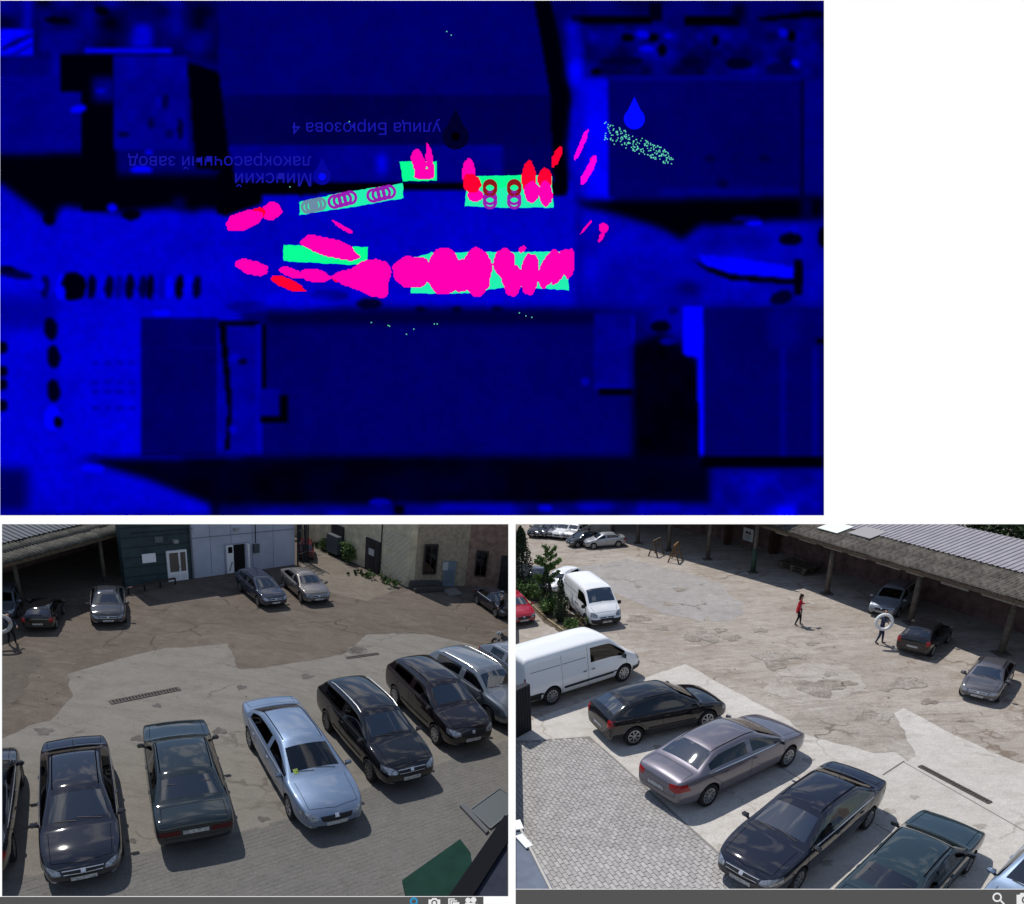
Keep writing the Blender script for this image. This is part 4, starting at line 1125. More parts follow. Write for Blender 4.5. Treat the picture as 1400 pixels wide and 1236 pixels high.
M_CONC = mat('weathered post concrete', (.10, .085, .072), .9, vary=.35, scale=6, bump=.4)
M_BACK = mat('haze-lifted brick', (.13, .078, .072), .95, vary=.35, scale=2, bump=.5)  # brick tone lifted to stand in for haze inside the shed
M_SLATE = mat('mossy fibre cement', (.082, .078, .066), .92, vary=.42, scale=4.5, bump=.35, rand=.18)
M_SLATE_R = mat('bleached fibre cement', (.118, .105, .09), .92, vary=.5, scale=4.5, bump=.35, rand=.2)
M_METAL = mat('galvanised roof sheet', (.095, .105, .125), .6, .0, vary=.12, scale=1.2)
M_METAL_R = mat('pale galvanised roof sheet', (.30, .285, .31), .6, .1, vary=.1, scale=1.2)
M_TIMBER = mat('grey timber', (.11, .085, .062), .85, vary=.35, scale=7, bump=.3)

def corrugated(w, l, amp, pitch, th=.008, n_per=6, ny=2):
    """one sheet: w across the waves, l down the slope, origin at the low left corner"""
    nx = max(6, int(w / pitch * n_per)); v, f = [], []
    for j in range(ny + 1):
        for i in range(nx + 1):
            x = w * i / nx; v.append((x, l * j / ny, amp * math.sin(2 * math.pi * x / pitch)))
    k = len(v); v += [(x, y, z - th) for x, y, z in v]
    A = lambda i, j: j * (nx + 1) + i
    for j in range(ny):
        for i in range(nx):
            f.append((A(i, j), A(i + 1, j), A(i + 1, j + 1), A(i, j + 1))); f.append((k + A(i, j), k + A(i, j + 1), k + A(i + 1, j + 1), k + A(i + 1, j)))
    for i in range(nx): f += [(A(i, 0), k + A(i, 0), k + A(i + 1, 0), A(i + 1, 0)), (A(i, ny), A(i + 1, ny), k + A(i + 1, ny), k + A(i, ny))]
    for j in range(ny): f += [(A(0, j), A(0, j + 1), k + A(0, j + 1), k + A(0, j)), (A(nx, j), k + A(nx, j), k + A(nx, j + 1), A(nx, j + 1))]
    return pym('sheet', v, f, True)

def roof_frame(a, b, back, rise):
    """x along the eave a->b, y up the slope"""
    x = (b - a).normalized(); h = Vector((-x.y, x.x, 0)).normalized()
    if h.dot(back) < 0: h = -h
    y = (h + Vector((0, 0, rise))).normalized(); z = x.cross(y)
    if z.z < 0: z = -z
    return Matrix(((x.x, y.x, z.x, a.x), (x.y, y.y, z.y, a.y), (x.z, y.z, z.z, a.z), (0, 0, 0, 1)))
def flipx(M, L):
    """same plane with x running the other way when the frame is left-handed"""
    if M.to_3x3().determinant() < 0:
        M = M @ Matrix.Translation((L, 0, 0)) @ Matrix.Diagonal((-1, 1, 1, 1))
    return M

def shed(Y, name, label, posts, eave_px, he, depth_px, rise, sheet_w, sheet_l, rows_, m_slate, metal_m, post_w, post_h, back_d, ext=(6, 10), metal_len=9.0, slate_px=None, ridge_px=None, eave3=None):
    root = thing(name, label, 'shed', Y.M)
    a, b = (Y.G(*eave_px[0], he), Y.G(*eave_px[1], he)) if eave3 is None else (Vector(eave3[0]), Vector(eave3[1]))
    x = (b - a).normalized()
    a = a - x * ext[0]; b = b + x * ext[1]
    L = (b - a).length
    g = [Y.G(*p) for p in posts]
    back = Vector((a.x, a.y, 0))      # away from the lookout
    F = flipx(roof_frame(a, b, back, rise), L)
    def up_slope(u, v):
        q0 = F @ Vector((0, 0, 0)); nrm = (F.to_3x3() @ Vector((0, 0, 1))).normalized()
        dd_ = Vector((Y.R.T @ np.array([(u - PPX) / FPX, (v - PPY) / FPX, 1.0])).tolist()); o_ = Vector((0, 0, Y.h))
        return (F.inverted() @ (o_ + dd_ * ((q0 - o_).dot(nrm) / dd_.dot(nrm)))).y
    if slate_px: sheet_l = up_slope(*slate_px) / rows_
    if ridge_px is None: pass
    if ridge_px: metal_len = up_slope(*ridge_px) - rows_ * sheet_l + .1
    # corrugated sheets laid course by course, each its own piece
    base = corrugated(sheet_w * 1.05, sheet_l * 1.06, .028, .17)
    base.materials.append(m_slate)
    n = int(L / sheet_w); r = random.Random(4)
    for j in range(rows_):
        for i in range(n):
            o = bpy.data.objects.new('roof_sheet', base); COL.objects.link(o); o.parent = root
            o.matrix_local = F @ Matrix.Translation((i * sheet_w, j * sheet_l, .02 * (j % 2) + .012 * (i % 2) + r.uniform(-.006, .006))) @ Matrix.Rotation(math.radians(r.uniform(-1.1, 1.1)), 4, 'Z') @ Matrix.Rotation(math.radians(1.2 + r.uniform(-.4, .4)), 4, 'X')
    # metal roof behind, in broad ribbed panels
    pw = 1.1; y0 = rows_ * sheet_l - .1; mb = MB()
    v, f = [], []
    nrib = 4
    for k in range(nrib):
        u = k * pw / nrib
        for (du, dz) in ((0, 0), (.03, .04), (.08, .04), (.11, 0)): v += [(u + du, 0, dz), (u + du, metal_len, dz)]
    v += [(pw, 0, 0), (pw, metal_len, 0)]
    for k in range(len(v) // 2 - 1): f.append((2 * k, 2 * k + 2, 2 * k + 3, 2 * k + 1))
    pm = pym('metal_panel', v, f); pm.materials.append(metal_m)
    for i in range(int(L / pw)):
        o = bpy.data.objects.new('metal_panel', pm); COL.objects.link(o); o.parent = root
        o.matrix_local = F @ Matrix.Translation((i * pw, y0, .09)) @ Matrix.Rotation(math.radians(r.uniform(-.05, .05)), 4, 'X')
    # fascia beam, purlins, posts, back wall
    Fi = F
    mb = MB(); mb.box((L / 2, .12, -.17), (L, .10, .18)); o = mb.build('fascia_beam', M_TIMBER, root, Fi)
    mb = MB()
    for yy in (sheet_l * .9, sheet_l * 1.9, sheet_l * 2.7): mb.box((L / 2, yy, -.12), (L, .08, .12))
    o = mb.build('purlin', M_TIMBER, root, Fi); o['kind'] = 'stuff'
    for p, ph in zip(g, post_h):
        lean = Vector((random.uniform(-.05, .05), random.uniform(-.05, .05), ph))
        mb = MB().bar(p, p + lean, post_w * 1.1, n=10, w2=post_w)
        po = mb.build('post', M_CONC, root, None, True)
        MB().box((p.x, p.y, .03), (post_w * 2.2, post_w * 2.2, .06)).build('post_footing', M_CONC, po)
    h = Vector((F[0][1], F[1][1], 0)).normalized()
    back_d = min(back_d, (rows_ * sheet_l + metal_len) * .96 - .4)
    a0, b0 = Vector((a.x, a.y, 0)) + h * back_d, Vector((b.x, b.y, 0)) + h * back_d
    zt = he + rise * back_d
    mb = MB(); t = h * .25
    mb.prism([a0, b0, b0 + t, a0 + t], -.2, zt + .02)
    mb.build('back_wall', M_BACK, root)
    return root, F, L, a, b, h, x

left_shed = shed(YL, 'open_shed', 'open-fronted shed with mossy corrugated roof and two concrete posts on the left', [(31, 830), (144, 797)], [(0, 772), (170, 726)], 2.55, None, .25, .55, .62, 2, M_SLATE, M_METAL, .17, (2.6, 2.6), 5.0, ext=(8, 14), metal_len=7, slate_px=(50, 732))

# dark green clad front and the pale grey hall beside it
def wall_box(g0, g1, h, t, away):
    d = (g1 - g0).normalized(); n = Vector((-d.y, d.x, 0))
    if n.y < 0: n = -n
    return [g0, g1, g1 + n * t, g0 + n * t], n, d
def facade(name, label, g0, g1, h, t, m, group=None, cat='building'):
    root = thing(name, label, cat, YL.M, group)
    q, n, d = wall_box(g0, g1, h, t, 1)
    MB().prism(q, -.3, h).build('wall', m, root)
    return root, n, d
def on_wall(g0, d, n, s, z, proud=.0):
    """frame on the wall face: x along, y up, z outward"""
    o = g0 + d * s - n * proud
    z_ = -n
    x_ = d; y_ = Vector((0, 0, 1))
    if x_.cross(y_).dot(z_) < 0: x_ = -d
    return Matrix(((x_.x, 0, z_.x, o.x), (x_.y, 0, z_.y, o.y), (x_.z, 1, z_.z, z), (0, 0, 0, 1)))
M_GREENW = mat('dark green cladding', (.035, .058, .064), .6, vary=.2, scale=2)
M_GREYW = mat('pale grey panel wall', (.40, .42, .51), .6, vary=.1, scale=.8)
M_DOORW = mat('white door plastic', (.72, .72, .74), .45)
M_DARK = mat('painted doorway dark', (.008, .007, .007), .9)
g0, g1, g2 = GL(172, 803), GL(264, 791), GL(403, 772)
gr, nG, dG = facade('clad_front', 'dark green clad building front with a white double door', g0, g1, 4.2, .4, M_GREENW)
Lg = (g1 - g0).length
px_s = lambda A, B, u0, u1, u: (u - u0) / (u1 - u0) * (B - A).length
def along(A, B, u):
    """distance along the wall foot at which its image column is u"""
    lo, hi = 0.0, 1.0
    for _ in range(40):
        m_ = (lo + hi) / 2
        if YL.P(A.lerp(B, m_))[0] < u: lo = m_
        else: hi = m_
    return lo * (B - A).length
for zz in (.5, 1.0, 1.5, 2.0, 2.5, 3.0, 3.5):
    MB().box((Lg / 2, 0, .012), (Lg - .02, .03, .024)).build('cladding_joint', mat('green joint', (.02, .032, .036), .7), gr, on_wall(g0, dG, nG, 0, zz) if on_wall(g0, dG, nG, 0, 0)[0][0] * dG.x > 0 else on_wall(g1, dG, nG, 0, zz))
def wall_frame(A, B, n, u, v0):
    d = (B - A).normalized(); s = along(A, B, u)
    return on_wall(A, d, n, s, v0)
def wz(A, B, u, v):
    """height on the wall above column u that shows at row v"""
    p = A.lerp(B, along(A, B, u) / (B - A).length)
    lo, hi = 0.0, 12.0
    for _ in range(40):
        m_ = (lo + hi) / 2
        if YL.P((p.x, p.y, m_))[1] > v: lo = m_
        else: hi = m_
    return lo
def wall_rect(A, B, n, u0, u1, vtop, name, m, parent, depth=.06, vbot=None, proud=.0):
    s0, s1 = along(A, B, u0), along(A, B, u1); um = (u0 + u1) / 2
    z1 = wz(A, B, um, vtop); z0 = 0.02 if vbot is None else wz(A, B, um, vbot)
    d = (B - A).normalized(); c = A + d * (s0 + s1) / 2
    M = on_wall(c, d, n, 0, (z0 + z1) / 2, proud)
    return MB().box((0, 0, depth / 2), (s1 - s0, z1 - z0, depth)).build(name, m, parent, M), M, s1 - s0, z1 - z0
# white double door
do, M_, w_, h_ = wall_rect(g0, g1, nG, 230, 257, 752, 'door_frame', M_DOORW, gr, .08)
for k, (cx, pw) in enumerate(((-.16, .52), (.29, .30))):
    MB().box((cx * w_, h_ * .12, .088), (pw * w_ * .84, h_ * .62, .02)).build('door_pane', mat('brown door glass', (.13, .105, .09), .15), do)
    MB().box((cx * w_, -h_ * .36, .088), (pw * w_ * .84, h_ * .16, .02)).build('door_panel', mat('white door panel', (.62, .62, .64), .5), do)
MB().box((.08 * w_, -.05, .11), (.03, .14, .04)).build('handle', M_CHROME, do)
sg_, M_, w_, h_ = wall_rect(g0, g1, nG, 198, 216, 757, 'notice', mat('white notice paper', (.8, .8, .82), .7), gr, .03, vbot=769)
# fittings on the fronts: lamp, drainpipe, cable, vent, sill
MB().box((0, 0, .12), (.22, .16, .22)).build('wall_lamp', mat('lamp housing', (.3, .3, .3), .5), gr, wall_frame(g0, g1, nG, 243, 2.15))
MB().bar(g1 - nG * .07 + Vector((0, 0, .05)), g1 - nG * .07 + Vector((0, 0, 4.1)), .09, n=8).build('drainpipe', mat('grey pipe', (.16, .17, .19), .5), gr)
MB().box((Lg * .3, 0, .03), (Lg * .9, .025, .03)).build('cable', M_TRIM, gr, wall_frame(g0, g1, nG, 200, 2.72))
MB().box((0, 0, .04), (.4, .3, .06)).build('vent_grille', mat('vent grey', (.12, .13, .14), .6), gr, wall_frame(g0, g1, nG, 222, 2.3))
# low rail before the green front
rl = thing('low_rail', 'low brown timber rail on short legs before the green front', 'rail', YL.M)
ra, rb = GL(176, 813), GL(240, 799)
for k in range(4):
    p = ra.lerp(rb, k / 3); MB().bar(p, p + Vector((0, 0, .32)), .06).build('leg', M_TRIM, rl)
MB().bar(ra + Vector((0, 0, .34)), rb + Vector((0, 0, .34)), .14, .05).build('rail', mat('brown rail', (.05, .03, .022), .8), rl)
# pale hall
hl, nH, dH = facade('pale_hall', 'pale grey panelled hall with its door standing open', g1 + (g2 - g1).normalized() * .02, g2, 4.6, 6, M_GREYW)
A, B = g1, g2
wall_rect(A, B, nH, 266, 401, 729, 'panel_joint', mat('hall joint', (.2, .22, .27), .7), hl, .03, vbot=730)
df, M_, w_, h_ = wall_rect(A, B, nH, 308, 341, 742, 'door_frame', mat('grey door frame', (.3, .32, .38), .5), hl, .06)
MB().box((.07 * w_, -.03, .063), (.46 * w_, h_ * .93, .02)).build('doorway_dark_panel', M_DARK, df)  # near-black panel stands in for the unlit room behind the door
dl = MB().box((-.31 * w_, -.03, .09), (.28 * w_, h_ * .93, .04)).build('door_leaf', M_DOORW, df)
MB().box((-.30 * w_, h_ * .30, .115), (.17 * w_, h_ * .2, .01)).build('door_pane', M_GLASS, df)
MB().box((.42 * w_, -.03, .14), (.08 * w_, h_ * .93, .16)).build('door_leaf', M_DOORW, df)
MB().bar((-.36 * w_, -.4 * h_, .12), (-.24 * w_, -.1 * h_, .12), .03).build('door_bar', M_TRIM, df)
for u_ in (290, 318, 346, 374):
    MB().box((0, 0, .006), (.02, 4.4, .012)).build('panel_joint', mat('hall joint', (.2, .22, .27), .7), hl, wall_frame(A, B, nH, u_, 2.25))
MB().box((0, 0, .1), (.24, .14, .2)).build('wall_lamp', mat('lamp housing', (.3, .3, .3), .5), hl, wall_frame(A, B, nH, 324, 2.5))
MB().box((0, 0, .09), (.34, .5, .16)).build('meter_box', mat('blue grey box', (.075, .085, .095), .5), hl, wall_frame(A, B, nH, 350, 1.3))
MB().box((0, 0, .05), (.03, 2.6, .04)).build('cable', M_TRIM, hl, wall_frame(A, B, nH, 350, 2.9))
# pipe rack at the hall corner
pr = thing('pipe_rack', 'dark steel pipe rack standing at the corner of the pale hall', 'rack', YL.M)
c0 = GL(407, 774); c1 = GL(421, 769)
for k, p in enumerate((c0, c1, c0 + nH * .8, c1 + nH * .8)):
    MB().bar(p, p + Vector((0, 0, 3.4)), .07).build('upright', M_TRIM, pr)
for z in (.7, 1.4, 2.1, 2.8): MB().bar(c0 + Vector((0, 0, z)), c1 + Vector((0, 0, z)), .05).build('crossbar', M_TRIM, pr)
r = random.Random(5)
for k in range(6):
    q = c0.lerp(c1, r.random()) + nH * r.uniform(.1, .7)
    MB().bar(q, q + Vector((r.uniform(-.1, .1), r.uniform(-.1, .1), r.uniform(2.4, 3.6))), .05).build('pipe', mat('dark pipe', (.03, .035, .045), .5), pr)
# red wagon end behind the rack
car('parked_car', 'red car mostly hidden behind the pale hall corner', 'car', YL, GL(421, 768) + Vector((-.55, 1.2, 0)), 1.9, 'minivan', 2.6, 1.0, 1.1, paint('red left paint', (.075, .006, .009), .0), 'cars parked in the left yard', plate=False)

# old rendered building along the alley and the brick building at the right
M_REND = mat('sun-painted yellow render', (.55, .48, .33), .9, vary=.25, scale=1.6, bump=.4)  # brighter and yellower to stand in for sun on the alley wall
M_BRICKL = mat('sunlit pale brick', (.56, .50, .38), .9, vary=.25, scale=9, bump=.5)  # lit copy of the corner brick, sun put into its colour
M_BRICKR = mat('brown red brick', (.22, .145, .11), .9, vary=.35, scale=3, bump=.4)
M_WOODDK = mat('dark boarded door', (.03, .026, .028), .8, vary=.4, scale=5)
k0, k1, k2, k3 = GL(424, 742), GL(557, 803), GL(635, 801), GL(760, 812)
rb_, nA, dA = None, None, None
alley = thing('rendered_building', 'long yellow rendered building along the alley with dark doors', 'building', YL.M)
dA = (k1 - k0).normalized(); nA = Vector((-dA.y, dA.x, 0)); nA = nA if nA.x > 0 else -nA
MB().prism([k0 - dA * 8, k1, k1 + nA * .5, k0 - dA * 8 + nA * .5], -.3, 5.0).build('wall', M_REND, alley)
# courses of pale brick near the corner, each brick a piece standing a little proud
s0 = along(k0, k1, 520); s1 = (k1 - k0).length
brick = MB().box((0, 0, .012), (.36, .13, .024)).mesh('brick'); brick.materials.append(M_BRICKL)
r = random.Random(8); nb = 0
for j in range(16):
    for i in range(int((s1 - s0) / .39)):
        if nb >= 290 or r.random() < .12: continue
        s = s0 + .2 + i * .39 + (.19 if j % 2 else 0)
        if s > s1 - .15: continue
        M = on_wall(k0, dA, nA, s, .25 + j * .17, r.uniform(0, .01))
        o = bpy.data.objects.new('brick', brick); COL.objects.link(o); o.parent = alley; o.matrix_local = M; nb += 1
for u0, u1, vt, vb, nm in ((454, 470, 718, None, 'door'), (500, 519, 738, None, 'door')):
    d_, M_, w_, h_ = wall_rect(k0, k1, nA, u0, u1, vt, nm, M_WOODDK, alley, .10)
    for k in range(3): MB().box((w_ * (k - 1) * .31, 0, .11), (w_ * .27, h_ * .9, .02)).build('plank', mat('door plank', (.036, .03, .03), .8, rand=.2), d_)
wall_rect(k0, k1, nA, 505, 512, 750, 'notice', mat('white notice', (.4, .4, .4), .7), alley, .13, vbot=759)
bx, M_, w_, h_ = wall_rect(k0, k1, nA, 455, 469, 731, 'meter_box', mat('blue grey box', (.075, .085, .095), .5), alley, .5, vbot=755)
MB().bar(k0 + dA * along(k0, k1, 520) - nA * .06, k0 + dA * along(k0, k1, 520) - nA * .06 + Vector((0, 0, 4)), .07, n=8).build('drainpipe', M_TRIM, alley)
right_b = thing('brick_building', 'brown brick building in shade with tall window and stone step', 'building', YL.M)
dB = (k2 - k1).normalized(); nB = Vector((-dB.y, dB.x, 0)); nB = nB if nB.y > 0 else -nB
MB().prism([k1 + nA * .51, k2, k2 + nB * 5, k1 + nB * 5], -.3, 4.6).build('wall', mat('shaded brick', (.32, .26, .185), .9, vary=.25, scale=5, bump=.5), right_b)
dC = (k3 - k2).normalized(); nC = Vector((-dC.y, dC.x, 0)); nC = nC if nC.y > 0 else -nC
MB().prism([k2 + dB * .003, k3, k3 + nC * 5, k2 + nC * 5 + dB * .003], -.3, 4.4).build('wall', M_BRICKR, right_b)
wn_, M_, w_, h_ = wall_rect(k1, k2, nB, 576, 594, 744, 'window', mat('brown window frame', (.035, .026, .024), .7), right_b, .08, vbot=785)
for sx in (-1, 1): MB().box((sx * w_ * .22, 0, .085), (w_ * .36, h_ * .88, .012)).build('pane', M_GLASS, wn_)
wn_, M_, w_, h_ = wall_rect(k2, k3, nC, 646, 662, 753, 'window', mat('brown window frame', (.035, .026, .024), .7), right_b, .08, vbot=788)
for sx in (-1, 1): MB().box((sx * w_ * .22, 0, .085), (w_ * .36, h_ * .88, .012)).build('pane', M_GLASS, wn_)
d_, M_, w_, h_ = wall_rect(k1, k2, nB, 604, 620, 767, 'door', mat('blue grey door', (.15, .19, .23), .6), right_b, .07)
MB().box((0, -h_ * .1, .08), (w_ * .7, h_ * .5, .02)).build('door_panel', mat('blue grey panel', (.12, .15, .18), .6), d_)
wall_rect(k1, k2, nB, 602, 609, 768, 'notice', mat('white notice', (.4, .4, .4), .7), right_b, .10, vbot=779)
wall_rect(k2, k3, nC, 680, 700, 760, 'door', M_WOODDK, right_b, .08)
stp = thing('stone_step', 'dark stone steps in two flights below the tall brown window', 'steps', YL.M)
sa, sb = along(k1, k2, 559), along(k1, k2, 598)
for k in range(2):
    M = on_wall(k1, dB, nB, (sa + sb) / 2, .14 + .22 * k)
    MB().box((0, 0, .55 - .2 * k), (sb - sa, .2, .9 - .4 * k)).build('step', mat('dark step stone', (.055, .052, .05), .85, vary=.3), stp, M)
slab_ = thing('paving_flag', 'pale flagstone lying before the blue grey door', 'flagstone', YL.M)
MB().prism([GL(606, 808), GL(622, 805), GL(632, 813), GL(615, 816)], .005, .09).build('slab', mat('pale flag', (.16, .15, .135), .9, vary=.2), slab_)

# shrubs in the alley
M_LEAF = mat('shrub leaf', (.07, .12, .03), .6, vary=.4, scale=2)
M_LEAFD = mat('dark shrub leaf', (.028, .05, .016), .65, vary=.4, scale=2)
M_STEM = mat('shrub stem', (.06, .045, .03), .9)
def shrub(Y, name, label, p, rx, h, n, size, m, seed, cat='shrub', group=None, ry=None):
    r = random.Random(seed); root = thing(name, label, cat, Y.M @ Matrix.Translation(p), group)
    mb = MB(); tips = []
    for k in range(7):
        t = Vector((r.gauss(0, rx * .4), r.gauss(0, (ry or rx) * .4), h * r.uniform(.5, .95))); mb.bar((r.uniform(-.05, .05), r.uniform(-.05, .05), 0), t, .035, n=5, w2=.012); tips.append(t)
    mb.build('stem', M_STEM, root)
    cl = [(Vector((r.gauss(0, rx * .45), r.gauss(0, (ry or rx) * .45), h * (.15 + .8 * r.random() ** .8))), r.uniform(.16, .34) * min(rx * 1.6, h)) for _ in range(int(9 + 6 * h))]
    pts = []
    while len(pts) < n:
        c, s = r.choice(cl); q = c + Vector((r.gauss(0, s * .6), r.gauss(0, s * .6), r.gauss(0, s * .5)))
        if q.z > .02: pts.append(q)
    link('foliage', leaf_mesh('foliage', pts, size, seed=seed), m, root)
    return root
shrub(YL, 'shrub', 'bright green shrub growing against the alley wall beside the dark boarded door', GL(486, 768) - nA * .5, .65, 1.2, 1500, .075, M_LEAF, 11)
shrub(YL, 'shrub', 'small green weed clump by the meter box in the alley', GL(449, 752) - nA * .4, .45, .7, 600, .06, M_LEAF, 12)
shrub(YL, 'shrub', 'low weeds at the foot of the alley wall near the steps', GL(500, 783) - nA * .45, .8, .25, 600, .05, M_LEAFD, 13)

def gravel(Y, px, n, lo, hi, m, seed):
    r = random.Random(seed); mb = MB()
    for _ in range(n):
        a, b = r.choice(px), r.choice(px); u = a[0] + (b[0] - a[0]) * r.random(); v = a[1] + (b[1] - a[1]) * r.random()
        p = Y.G(u + r.gauss(0, 25), v + r.gauss(0, 8)); s = r.uniform(lo, hi) * (.4 + r.random() ** 3)
        q = [p + Vector((s * math.cos(t + r.uniform(-.3, .3)), s * math.sin(t) * .8, .012)) for t in (0, 1.26, 2.5, 3.8, 5.0)]
        k = p + Vector((r.uniform(-.2, .2) * s, 0, .014 + s * .7))
        mb.add(q + [k], [(i, (i + 1) % 5, 5) for i in range(5)])
    o = mb.build('gravel', m, None, Y.M); o['kind'] = 'stuff'; return o
gravel(YL, [(40, 900), (120, 880), (300, 850), (420, 850), (600, 830), (60, 980), (140, 930), (460, 800), (30, 960)], 160, .015, .04, mat('loose stone', (.15, .135, .12), .9, vary=.4, scale=2), 3)
r = random.Random(21)
for k, (u, v, rx_) in enumerate(((438, 747, .5), (462, 757, .45), (476, 764, .5), (512, 790, .5), (530, 796, .4), (545, 801, .35))):
    shrub(YL, 'weed_clump', ('weed clump at the far end of the alley wall', 'weed clump just past the meter box', 'weed clump beside the bright alley shrub', 'weed clump below the boarded door of the alley', 'weed clump at the foot of the pale brick', 'weed clump at the building corner by the steps')[k], GL(u, v) - nA * .35, rx_, r.uniform(.25, .5), 420, .055, M_LEAF if k % 2 else M_LEAFD, 60 + k, cat='weeds', group='weeds along the alley wall')
sheet('sunlit_alley_path', YL, [(416, 744), (428, 748), (470, 772), (520, 790), (545, 806), (500, 822), (455, 812), (430, 790), (412, 778)], .006, ground_mat('path paled as sunlit', (.15, .128, .10), (.185, .16, .13), (.11, .09, .07), .4, .4, c_stain=(.2, .175, .145), streak=.4), .04, 31)  # path sheet made paler: the sunlight on it is put into the colour
def stain(Y, u, v, a, b, m, seed, name='oil_stain'):
    rr = random.Random(seed); ph = [rr.random() * 6.28 for _ in range(3)]
    P = []
    for k in range(20):
        t = 2 * math.pi * k / 20; q = 1 + .22 * math.sin(3 * t + ph[0]) + .16 * math.sin(5 * t + ph[1]) + .1 * math.sin(7 * t + ph[2])
        P.append((u + a * q * math.cos(t), v + b * q * math.sin(t)))
    return sheet(name, Y, P, .0135 + .0005 * (seed % 5), m, .012, seed)
oil_l = ground_mat('oily concrete left', (.095, .088, .08), (.125, .116, .104), (.07, .064, .058), 1.2, .25, c_stain=(.14, .13, .115))
for k, (u, v, a) in enumerate(((188, 1010, 9), (330, 940, 7), (300, 1000, 10), (420, 925, 8), (215, 965, 6), (60, 1000, 12), (360, 1120, 8), (180, 1150, 7), (560, 960, 7))): stain(YL, u, v, a, a * .42, oil_l, 70 + k)
# drain grates, manhole
M_IRON = mat('rusty drain iron', (.075, .065, .058), .8, vary=.4, scale=6)
def grate(Y, a, b, w, label, nb):
    g = thing('drain_grate', label, 'drain', Y.M, 'long drain grates in the concrete' if Y is YL else None)
    A, B = Y.G(*a), Y.G(*b); d = (B - A).normalized(); n = Vector((-d.y, d.x, 0)); L = (B - A).length
    M = Matrix(((d.x, n.x, 0, A.x), (d.y, n.y, 0, A.y), (0, 0, 1, .006), (0, 0, 0, 1)))
    MB().box((L / 2, 0, .004), (L, w, .006)).build('channel', M_ARCH, g, M)
    mb = MB()
    mb.box((L / 2, w / 2, .012), (L, .05, .024)); mb.box((L / 2, -w / 2, .012), (L, .05, .024)); mb.box((0, 0, .012), (.05, w, .024)); mb.box((L, 0, .012), (.05, w, .024))
    mb.build('frame', M_IRON, g, M)
    bar = MB().box((0, 0, .015), (.055, w - .06, .018)).mesh('grate_bar'); bar.materials.append(M_IRON)
    for k in range(nb):
        o = bpy.data.objects.new('grate_bar', bar); COL.objects.link(o); o.parent = g; o.matrix_local = M @ Matrix.Translation((L * (k + .5) / nb, 0, 0)) @ Matrix.Rotation(random.uniform(-.04, .04), 4, 'Z')
    return g
grate(YL, (151, 961), (245, 942), .27, 'long rusty drain grate in the concrete behind the teal sedan', 22)
grate(YL, (474, 900), (517, 894), .17, 'short drain grate in the concrete behind the dark crossover', 12)
mh = thing('manhole_cover', 'round iron manhole cover in a broken concrete collar', 'manhole', YL.M @ Matrix.Translation(GL(488, 889)))
MB().bar((0, 0, .0), (0, 0, .03), .62, n=28).build('cover', M_IRON, mh)
MB().bar((0, 0, .0), (0, 0, .018), .95, n=22).build('collar', mat('collar concrete', (.12, .11, .10), .9, vary=.35, scale=4), mh)

# roof edge, awning and sheet at the near right corner
M_AWN = mat('dark green awning', (.006, .030, .021), .7, vary=.15, spec=.08)
M_SLATEBL = mat('dark blue roof coating', (.026, .030, .046), .8, spec=.08, vary=.15, scale=3)
aw = thing('awning', 'dark green awning corner at the near right of the left yard', 'awning', YL.M)
z = 2.6
P = [YL.G(u, v, z) for u, v in ((550, 1203), (629, 1147), (643, 1165), (655, 1235), (560, 1250))]
MB().prism(P, z - .06, z).build('canopy', M_AWN, aw)
MB().bar(P[0] + Vector((.1, 0, -.06)), P[1] + Vector((0, 0, -.06)), .05).build('frame_tube', M_TRIM, aw)
for p in (P[2], P[4]): MB().bar((p.x, p.y, 0), (p.x, p.y, z - .06), .06, n=8).build('post', M_TRIM, aw)
er = thing('canopy_roof', 'dark blue entrance roof with a thick edge at the near right corner', 'roof', YL.M)
z = 3.4
P = [YL.G(u, v, z) for u, v in ((596, 1262), (694, 1118), (694, 1262))]
MB().prism(P, z - .12, z).build('roof_deck', M_SLATEBL, er)
d = (P[1] - P[0]).normalized()
MB().bar(P[0] + Vector((.12, -.12, .05)), P[1] + Vector((.12, -.12, .05)), .42, .12).build('edge_beam', mat('near black edge', (.008, .0085, .011), .8, spec=.05), er)
MB().bar((P[2].x - .3, P[2].y + .3, 0), (P[2].x - .3, P[2].y + .3, z - .12), .12, n=8).build('post', M_TRIM, er)
pn = thing('metal_hatch', 'grey metal hatch plate lying open on the near pavement', 'hatch', YL.M)
P = [GL(u, v) for u, v in ((643, 1109), (683, 1080), (712, 1100), (670, 1135))]
MB().prism(P, .03, .06).build('plate', mat('grey hatch metal', (.085, .098, .105), .6, .1), pn)
for a, b in zip(P, P[1:] + P[:1]): MB().bar(a + Vector((0, 0, .07)), b + Vector((0, 0, .07)), .04, .03).build('rim', mat('pale hatch rim', (.12, .13, .14), .5), pn)
Q = [GL(u, v) for u, v in ((628, 1104), (634, 1101), (668, 1138), (664, 1142))]
MB().prism(Q, .02, .10).build('kerb', mat('hatch kerb', (.09, .095, .10), .7), pn)

